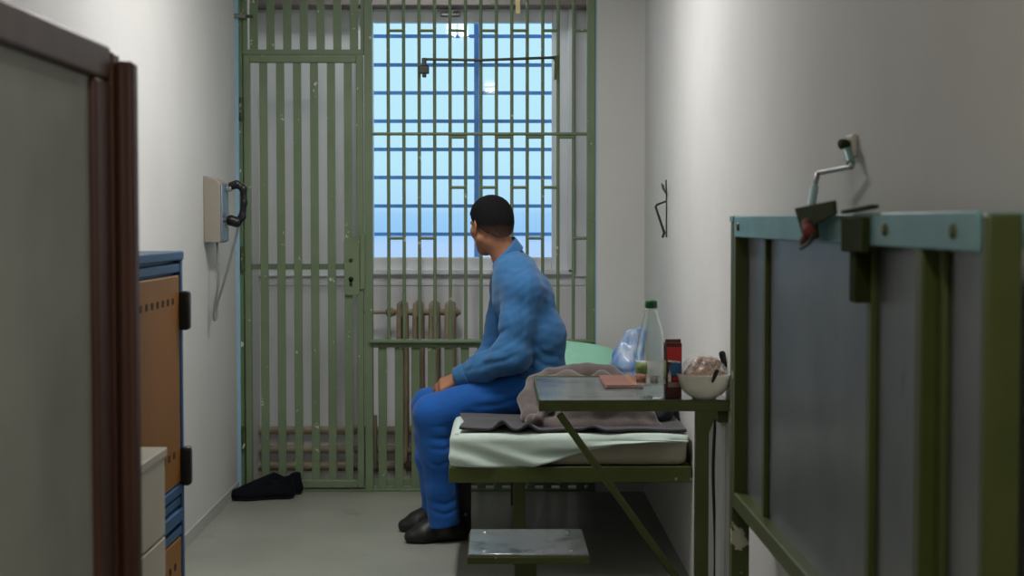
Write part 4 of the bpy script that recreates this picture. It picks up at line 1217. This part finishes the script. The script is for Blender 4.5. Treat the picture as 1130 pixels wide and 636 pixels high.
# joints
hipN, hipF = A(588, 428, 6.35), A(588, 428, 6.55)
kneeN, kneeF = A(477, 456, 6.31), A(474, 448, 6.60)
ankN, ankF = A(491, 576, 6.385), A(481, 568, 6.60)
pel = A(592, 420, YN)
waist, chest, upch = A(590, 372, YN), A(577, 328, YN), A(566, 300, YN)
neckb, head = A(561, 284, YN), A(541.5, 249, YN + 0.01)
shN, shF = A(577, 320, 6.27), A(560, 314, 6.63)
elN, elF = A(565, 392, 6.23), A(545, 392, 6.68)
wrN, wrF = A(508, 416.5, 6.34), A(502, 424, 6.52)

# head axes: the face is turned towards the window
phi = math.radians(62)
fwd = np.array((-math.cos(phi), math.sin(phi), -0.10)); fwd /= np.linalg.norm(fwd)
lat = np.array((-math.sin(phi), -math.cos(phi), 0.0))       # towards his left ear
upv = np.cross(lat, fwd) * -1.0
if upv[2] < 0: upv = -upv
HA = np.array((fwd, lat, upv))
hd = lambda f, l, u: head + fwd * f + lat * l + upv * u

def hand(F, wrist, direction, back, thumb_side, curl=0.5, s=1.0):
    """palm, four unequal bent fingers and a thumb leaving the side of the palm"""
    d = np.array(direction, float); d /= np.linalg.norm(d)
    n = np.array(back, float); n -= d * (n @ d); n /= np.linalg.norm(n)
    q = np.array(thumb_side, float); q -= d * (q @ d); q -= n * (q @ n); q /= np.linalg.norm(q)
    W = np.array(wrist, float)
    P = lambda f, t, u: W + (d * f + q * t + n * u) * s
    for t0, t1 in ((-0.014, -0.030), (-0.005, -0.010), (0.005, 0.010), (0.014, 0.028)):
        F.cone(P(0.0, t0, 0), P(0.085, t1, 0.002), 0.0155 * s, 0.0125 * s, 0.012)
    F.cone(P(-0.03, 0, 0), P(0.02, 0, 0), 0.024 * s, 0.024 * s, 0.02, flat=(n, 0.8))
    for t, L, r, c in ((0.029, 0.072, 0.0090, 0.9), (0.0095, 0.080, 0.0094, 1.0), (-0.0105, 0.074, 0.0090, 1.1), (-0.0295, 0.058, 0.0080, 1.2)):
        p = P(0.086, t, 0.002); a = 0.25 * curl * c
        for i, f in enumerate((0.45, 0.31, 0.24)):
            a += curl * c * (0.55 if i else 0.35)
            nx = p + (d * math.cos(a) - n * math.sin(a)) * L * f * s
            F.cone(p, nx, r * s * (1 - 0.10 * i), r * s * (0.9 - 0.10 * i), 0.004)
            p = nx
    p0, p1, p2, p3 = P(0.018, 0.022, -0.006), P(0.048, 0.046, -0.016), P(0.076, 0.056, -0.024), P(0.098, 0.054, -0.032)
    F.cone(p0, p1, 0.0155 * s, 0.0125 * s, 0.012); F.cone(p1, p2, 0.0115 * s, 0.0105 * s, 0.005); F.cone(p2, p3, 0.0105 * s, 0.0082 * s, 0.003)

# ---- the body: one continuous surface under the clothes
F = Field((-0.46, 6.10, 0.03), (0.36, 6.80, 1.44), 0.0036)
# trunk
F.cone(pel + (0, -0.07, 0.02), pel + (0, 0.07, 0.02), 0.085, 0.085, 0.04)
F.chain([pel, waist, chest], [0.09, 0.095, 0.11], 0.05)
F.cone(chest + (0, -0.07, 0), chest + (0, 0.07, 0), 0.085, 0.085, 0.05)
F.cone(shN + (0, 0.02, 0), upch + (0, -0.02, 0.0), 0.05, 0.06, 0.05); F.cone(shF - (0, 0.02, 0), upch + (0, 0.02, 0.0), 0.05, 0.06, 0.05)
F.cone(upch + (0.01, 0, 0), neckb, 0.07, 0.055, 0.04)
F.cone(neckb, hd(-0.028, 0, -0.055), 0.056, 0.055, 0.03)
# limbs
for sh, el, wr in ((shN, elN, wrN), (shF, elF, wrF)):
    F.chain([sh, el, wr], [0.046, 0.036, 0.024], 0.02)
for hp, kn, an in ((hipN, kneeN, ankN), (hipF, kneeF, ankF)):
    F.chain([hp, kn, an], [0.068, 0.052, 0.036], 0.03)
    F.cone(an, an + (-0.10, 0, -0.045), 0.034, 0.026, 0.02)
hand(F, wrN, (-0.86, 0.22, -0.42), (-0.35, -0.55, 0.75), (-0.2, 0.85, 0.4), 0.62, 0.98)
hand(F, wrF, (-0.80, -0.30, -0.45), (-0.35, 0.35, 0.85), (-0.3, -0.9, 0.3), 0.62, 0.98)
# head
F.ell(hd(-0.006, 0, 0.024), (0.093, 0.074, 0.088), 0.0, HA)
F.ell(hd(-0.026, 0, 0.014), (0.074, 0.073, 0.078), 0.02, HA)
F.ell(hd(0.030, 0, -0.030), (0.058, 0.060, 0.075), 0.025, HA)
F.cone(hd(0.058, 0, -0.098), hd(0.050, 0, -0.080), 0.020, 0.03, 0.02)                       # chin
for sg in (-1, 1):
    F.cone(hd(0.052, sg * 0.018, -0.096), hd(-0.012, sg * 0.056, -0.052), 0.017, 0.018, 0.02)   # jaw line
    F.cone(hd(0.064, sg * 0.040, -0.026), hd(0.030, sg * 0.062, -0.018), 0.016, 0.014, 0.02)    # cheek bone
    F.cone(hd(0.083, sg * 0.016, 0.018), hd(0.070, sg * 0.050, 0.018), 0.009, 0.008, 0.012)     # brow
    F.ell(hd(0.088, sg * 0.032, 0.000), (0.012, 0.016, 0.010), 0.012, HA, 'cut')                # eye socket
    F.ell(hd(0.074, sg * 0.032, 0.000), (0.0125, 0.0125, 0.0115), 0.003, HA)                    # eyeball under the lid
    # ear: rim, bowl and lobe
    ec = hd(-0.012, sg * 0.074, -0.004)
    RE = np.array((fwd * 0.9 - lat * sg * 0.42, lat * sg * 0.9 + fwd * 0.42, upv))
    F.ell(ec + lat * sg * 0.006 - fwd * 0.008, (0.017, 0.0065, 0.031), 0.006, RE)
    F.ell(ec + lat * sg * 0.013 - fwd * 0.004, (0.009, 0.005, 0.018), 0.004, RE, 'cut')
    F.ell(ec + fwd * 0.000 - upv * 0.026 + lat * sg * 0.002, (0.009, 0.006, 0.010), 0.005, RE)
F.cone(hd(0.087, 0, 0.008), hd(0.109, 0, -0.030), 0.008, 0.0115, 0.012)                      # nose
for sg in (-1, 1): F.ell(hd(0.096, sg * 0.012, -0.034), (0.011, 0.008, 0.008), 0.006, HA)
F.cone(hd(0.088, -0.016, -0.060), hd(0.088, 0.016, -0.060), 0.0065, 0.0065, 0.006)           # lips
F.cone(hd(0.086, -0.014, -0.071), hd(0.086, 0.014, -0.071), 0.0070, 0.0070, 0.005)
F.cone(hd(0.097, -0.02, -0.0655), hd(0.097, 0.02, -0.0655), 0.0018, 0.0018, 0.003, 'cut')
body = soft('body', F, skin, man, relax=1)

# ---- hair: a close-cropped cap with faded sides
F = Field(tuple(head - 0.14), tuple(head + (0.14, 0.14, 0.16)), 0.003)
F.ell(hd(-0.006, 0, 0.024), (0.102, 0.083, 0.098), 0.0, HA)
F.ell(hd(-0.026, 0, 0.014), (0.084, 0.082, 0.087), 0.02, HA)
F.cone(hd(-0.050, 0, -0.02), hd(-0.044, 0, -0.062), 0.054, 0.050, 0.03)
F.ell(hd(-0.010, 0, 0.055), (0.082, 0.072, 0.060), 0.025, HA)
F.ripple(0.0012, lambda X, Y, Zz: np.sin(260 * X + 90 * Zz) * np.sin(240 * Y - 80 * Zz))
# trim away the face and the space below the hairline
F.clip(fwd * 0.93 - upv * 0.36, hd(0.060, 0, 0.045))
F.clip(fwd * 0.62 - upv * 0.78, hd(-0.012, 0, 0.010))
F.clip(-upv * 0.97 - fwd * 0.10, hd(-0.06, 0, -0.066))
for sg in (-1, 1): F.cone(hd(-0.014, sg * 0.055, -0.012), hd(-0.014, sg * 0.12, -0.012), 0.026, 0.030, 0.006, 'cut', flat=(fwd, 0.72))
hair = soft('hair', F, hair_m, man, relax=1)
for sg in (-1, 1):
    bw_ = BM()
    tube(bw_, smoothpath([hd(0.092, sg * 0.014, 0.021), hd(0.088, sg * 0.034, 0.027), hd(0.074, sg * 0.050, 0.021)], 5), [0.0035] * 11, 8)
    obj('eyebrow', bw_, hair_m, man, sharp=180)

def fold(F, pts, y, w, amp, ymax):
    """press a soft groove (amp > 0) or raise a ridge (amp < 0) along a line on the side of the cloth nearer than ymax"""
    q = [A(px, py, y) for px, py in pts]
    lo = np.min(q, 0) - 3 * w; hi_ = np.max(q, 0) + 3 * w
    lo[1] = F.lo[1]; hi_[1] = ymax + 0.03
    sl, X, Y, Zz = F.sub(lo, hi_)
    best = None
    n = len(q) - 1
    for i in range(n):
        a, b = q[i], q[i + 1]
        dx, dz = b[0] - a[0], b[2] - a[2]
        t = np.clip(((X - a[0]) * dx + (Zz - a[2]) * dz) / max(dx * dx + dz * dz, 1e-9), 0, 1)
        d2 = (X - a[0] - t * dx) ** 2 + (Zz - a[2] - t * dz) ** 2
        s_ = (i + t) / n                        # fades out towards both ends
        val = np.exp(-d2 / w ** 2) * np.clip(4 * s_ * (1 - s_) + 0.15, 0, 1)
        best = val if best is None else np.maximum(best, val)
    F.F[sl] += (amp * best * np.clip((ymax - Y) / 0.03 + 0.5, 0, 1)).astype(np.float32)

# ---- shirt
F = Field((-0.34, 6.08, 0.50), (0.36, 6.84, 1.28), 0.0042)
F.cone(pel + (0.012, -0.085, 0.02), pel + (0.012, 0.085, 0.02), 0.100, 0.100, 0.05)
F.cone(waist + (0.004, -0.085, 0), waist + (0.004, 0.085, 0), 0.108, 0.108, 0.05)
F.cone(waist + (0.0, -0.085, 0.02), chest + (0.0, -0.08, 0), 0.108, 0.112, 0.05); F.cone(waist + (0.0, 0.085, 0.02), chest + (0.0, 0.08, 0), 0.108, 0.112, 0.05)
F.cone(pel + (0.012, -0.09, 0.02), waist + (0.004, -0.085, 0), 0.098, 0.106, 0.05); F.cone(pel + (0.012, 0.09, 0.02), waist + (0.004, 0.085, 0), 0.098, 0.106, 0.05)
F.cone(chest + (0, -0.07, 0), chest + (0, 0.07, 0), 0.118, 0.118, 0.04)
F.cone(upch + (0.006, -0.09, -0.02), upch + (0.006, 0.09, -0.02), 0.078, 0.078, 0.05)
F.cone(shN, upch + (0, -0.05, 0.012), 0.070, 0.062, 0.05); F.cone(shF, upch + (0, 0.05, 0.012), 0.066, 0.062, 0.05)
F.cone(upch + (0.01, 0, 0.0), neckb + (0.006, 0, -0.014), 0.080, 0.062, 0.04)
F.chain([shN, shN * 0.5 + elN * 0.5, elN, elN * 0.45 + wrN * 0.55, wrN + (0.008, 0, 0.003)], [0.072, 0.068, 0.066, 0.056, 0.044], 0.03)
F.chain([shF, elF, wrF + (0.008, 0, 0.003)], [0.066, 0.060, 0.042], 0.03)
F.cone(elN + (0.012, 0, -0.015), elN + (-0.04, 0.0, -0.022), 0.055, 0.058, 0.03)
# folds: hollows and ridges at the armpit, inside the elbow, along the sleeve and over the hip
for pts, w, amp in (
        ([(583, 297), (592, 318), (594, 345), (588, 372)], 0.008, 0.0035),
        ([(586, 378), (602, 392), (621, 396)], 0.014, 0.008), ([(582, 390), (600, 404), (621, 406)], 0.012, 0.007), ([(580, 402), (598, 416), (621, 419)], 0.012, 0.007),
        ([(600, 330), (609, 352), (617, 380)], 0.014, 0.005), ([(574, 388), (556, 397), (528, 403)], 0.012, 0.009),
        ([(570, 374), (552, 384), (524, 396)], 0.011, 0.008), ([(562, 360), (550, 370), (537, 380)], 0.011, 0.008),
        ([(556, 348), (549, 356), (541, 362)], 0.009, 0.006), ([(563, 366), (548, 378), (528, 389)], 0.009, -0.003),
        ([(552, 318), (558, 345), (571, 372)], 0.014, -0.003), ([(570, 322), (576, 350), (580, 372)], 0.012, 0.006),
        ([(549, 300), (566, 304), (580, 300)], 0.012, 0.004), ([(545, 402), (522, 408), (508, 412)], 0.010, 0.005)):
    fold(F, pts, 6.22, w * 0.75, amp * 0.6, 6.40)
F.ripple(0.0018, lambda X, Y, Zz: np.sin(34 * Zz + 26 * X + 2.5 * np.sin(14 * X + 9 * Y)) * np.sin(24 * X - 30 * Zz + 16 * Y + 2 * np.sin(20 * Zz)))
F.ripple(0.0013, lambda X, Y, Zz: np.sin(80 * Zz - 60 * X + 3 * np.sin(30 * X)) * np.sin(50 * Y + 66 * Zz))
# open at the cuffs, the hem and the neck
cd = wrN - elN; cd /= np.linalg.norm(cd)
sl, X, Y, Zz = F.sub(F.lo, wrN + 0.10)
cut = -((X - wrN[0]) * cd[0] + (Y - wrN[1]) * cd[1] + (Zz - wrN[2]) * cd[2]) + 0.008
near = np.sqrt((X - wrN[0]) ** 2 + (Y - wrN[1]) ** 2 + (Zz - wrN[2]) ** 2) - 0.09
F.F[sl] = np.maximum(F.F[sl], np.where(near < 0, -cut.astype(np.float32), -1)).astype(np.float32)
F.clip((0.12, 0, -1), A(592, 437, YN))
nd_ = v3(hd(-0.028, 0, -0.055)) - neckb; nd_ /= np.linalg.norm(nd_)
F.cone(neckb - nd_ * 0.006, neckb + nd_ * 0.12, 0.060, 0.062, 0.006, 'cut')
shirt = soft('shirt', F, shirt_m, man, relax=2)
# collar: a stand-and-fall band round the neck
cb_, cn = neckb - nd_ * 0.016, nd_
cu = np.array((-1.0, 0, 0)); cu -= cn * (cu @ cn); cu /= np.linalg.norm(cu); cv = np.cross(cn, cu)
def collar(u, v):
    a = math.radians(26 + 308 * u)
    open_ = max(0.0, 1 - min(u, 1 - u) / 0.12)
    r = 0.066 + (0.003 if v < 0.5 else 0.003 + (0.008 + 0.006 * math.cos(a)) * (v - 0.5) * 2)
    h = (0.050 * v / 0.5) if v < 0.5 else 0.050 - 0.052 * (v - 0.5) * 2
    h += 0.006 - 0.012 * open_ - 0.012 * math.cos(a) 
    return Vector(cb_ + (cu * math.cos(a) * 1.02 + cv * math.sin(a)) * r + cn * h)
obj('collar', grid(BM(), 60, 12, collar), shirt_m, shirt, sharp=180, solid=0.003)
# cuff band and button front
cu2, cv2 = [v3(q) for q in frame_to(cd)]
def cuff(w, d_, r):
    def f(u, v):
        a = 2 * math.pi * u
        return Vector(w + d_ * (-0.048 + 0.056 * v) + (cu2 * math.cos(a) + cv2 * math.sin(a)) * (r - 0.003 * v))
    return f
obj('cuff', grid(BM(), 36, 4, cuff(wrN, cd, 0.0475)), shirt_m, shirt, sharp=180, solid=0.003)
# sewn seam lines: shoulder yoke / armhole
arm_c = shN * 0.86 + upch * 0.14 
# ---- trousers
F = Field((-0.46, 6.14, 0.04), (0.34, 6.78, 0.80), 0.0042)
F.cone(pel + (0.01, -0.08, 0.01), pel + (0.01, 0.08, 0.01), 0.098, 0.098, 0.05)
F.chain([hipN, hipN * .45 + kneeN * .55, kneeN], [0.094, 0.086, 0.074], 0.03)
F.chain([hipF, hipF * .45 + kneeF * .55, kneeF], [0.094, 0.084, 0.073], 0.03)
F.chain([kneeN, A(484, 500, 6.33), A(488, 540, 6.35), A(491, 590, 6.36)], [0.074, 0.074, 0.066, 0.066], 0.02)
F.chain([kneeF, A(477, 505, 6.60), A(480, 540, 6.60), A(480, 582, 6.60)], [0.073, 0.068, 0.058, 0.054], 0.02)
for pts, w, amp in (
        ([(506, 474), (494, 484), (474, 483)], 0.012, 0.008), ([(506, 484), (492, 496), (470, 494)], 0.012, 0.007), ([(504, 468), (490, 470), (476, 470)], 0.010, 0.005),
        ([(498, 508), (484, 514), (470, 508)], 0.012, 0.005), ([(578, 424), (556, 433), (528, 434)], 0.014, 0.008), ([(578, 437), (550, 446), (520, 448)], 0.014, 0.007),
        ([(582, 414), (570, 424), (548, 428)], 0.010, 0.006), ([(506, 552), (490, 558), (472, 553)], 0.010, 0.006), ([(508, 563), (490, 569), (470, 563)], 0.009, 0.006),
        ([(495, 500), (498, 530), (500, 556)], 0.012, 0.005), ([(476, 505), (478, 530), (476, 552)], 0.012, -0.004)):
    fold(F, pts, 6.28, w * 0.8, amp * 0.7, 6.42)
F.ripple(0.0028, lambda X, Y, Zz: np.sin(30 * Zz + 16 * X + 2.5 * np.sin(12 * X + 11 * Y)) * np.sin(20 * X + 24 * Zz + 18 * Y + 2 * np.sin(16 * Zz)))
sl, X, Y, Zz = F.sub((-0.46, 6.14, 0.0), (0.34, 6.475, 0.35)); F.F[sl] = np.maximum(F.F[sl], (A(489, 580, 6.36)[2] - Zz + 0.16 * (X - ankN[0]) + 0 * Y).astype(np.float32))
sl, X, Y, Zz = F.sub((-0.46, 6.475, 0.0), (0.34, 6.80, 0.35)); F.F[sl] = np.maximum(F.F[sl], (A(475, 571, 6.60)[2] - Zz + 0.16 * (X - ankF[0]) + 0 * Y).astype(np.float32))
F.clip((0, 0, -1), (0, 0, 0.045))
tr = soft('trousers', F, trouser_m, man, relax=2)
# ---- shoes
for heel, toe in (((at(514, 594, Y=6.39).x, 6.40, 0.0), (at(447, 596, Y=6.36).x, 6.345, 0.0)), ((at(506, 585, Y=6.6).x, 6.605, 0.0), (at(440, 585, Y=6.58).x, 6.585, 0.0))):
    lo = np.minimum(heel, toe) - (0.09, 0.09, 0.0); hi_ = np.maximum(heel, toe) + (0.09, 0.09, 0.17)
    F = Field(lo, hi_, 0.0036)
    P_ = shoe(F, heel, toe, hi=0.088, open_=False, w=0.045)
    F.cone(P_(0.30, 0, 0.05), P_(0.36, 0, 0.150), 0.052, 0.050, 0.02)
    F.cone(P_(0.34, 0, 0.085), P_(0.68, 0, 0.045), 0.040, 0.040, 0.03)
    F.clip((0, 0, -1), (0, 0, 0.016))
    for k in range(4):
        f = 0.46 + 0.065 * k
        F.cone(P_(f, -0.022, 0.108 - 0.095 * (f - 0.30)), P_(f, 0.022, 0.108 - 0.095 * (f - 0.30)), 0.0036, 0.0036, 0.003)
    sh_ = soft('shoe', F, material('black_leather', lin(24, 23, 24), 0.45), man, relax=1)
    F = Field(lo, hi_, 0.004)
    shoe(F, heel, toe, hi=0.04, open_=False, w=0.047)
    F.clip((0, 0, 1), (0, 0, 0.018)); F.clip((0, 0, -1), (0, 0, 0.001))
    soft('sole', F, sole_m, sh_, relax=1)

# ================================================================== THE CEILING LAMP AND TWO ADDED FILL LAMPS
em = bpy.data.materials.new('lamp_diffuser'); em.use_nodes = True
nt = em.node_tree; b_ = nt.nodes['Principled BSDF']; b_.inputs['Base Color'].default_value = (0.9, 0.9, 0.88, 1)
b_.inputs['Emission Color'].default_value = (*LAMP_COL, 1); b_.inputs['Emission Strength'].default_value = 4.0
for (lx_, ly_, lz_), pw_, lb_, tint_ in ((LAMP_LOC, LAMP_POWER, 'long white ceiling lamp over the bed end of the cell', (1, 1, 1)), (FILL_NEAR_LOC, FILL_NEAR_POWER, 'added unseen fill lamp over the near end of the cell', (1, 0.93, 0.82)), (FILL_ALCOVE_LOC, FILL_ALCOVE_POWER, 'added unseen cool fill lamp between bars and window', (0.82, 0.93, 1.0))):
    hx_, hy_ = (0.07, 0.55) if ly_ < 7 else (0.45, 0.06)
    t = thing('lamp_or_fill', lb_, 'ceiling lamp', (lx_, ly_, H))  # the cell's own lamp first, then two added unseen fill lamps
    obj('housing', one_box(lx_ - hx_ - 0.02, lx_ + hx_ + 0.02, ly_ - hy_ - 0.02, ly_ + hy_ + 0.02, H - 0.035, H), M['white_pvc'], t, bevel=0.006)
    obj('diffuser', one_box(lx_ - hx_, lx_ + hx_, ly_ - hy_, ly_ + hy_, H - 0.055, H - 0.034), em, t, bevel=0.006)
    ld = bpy.data.lights.new('lamp_light', 'AREA'); ld.shape = 'RECTANGLE'; ld.size = hx_ * 2; ld.size_y = hy_ * 2
    ld.energy = pw_; ld.color = [a_ * b2_ for a_, b2_ in zip(LAMP_COL, tint_)]
    lo_ = bpy.data.objects.new('lamp_light', ld); COL.objects.link(lo_)
    lo_.location = (lx_, ly_, H - 0.058)
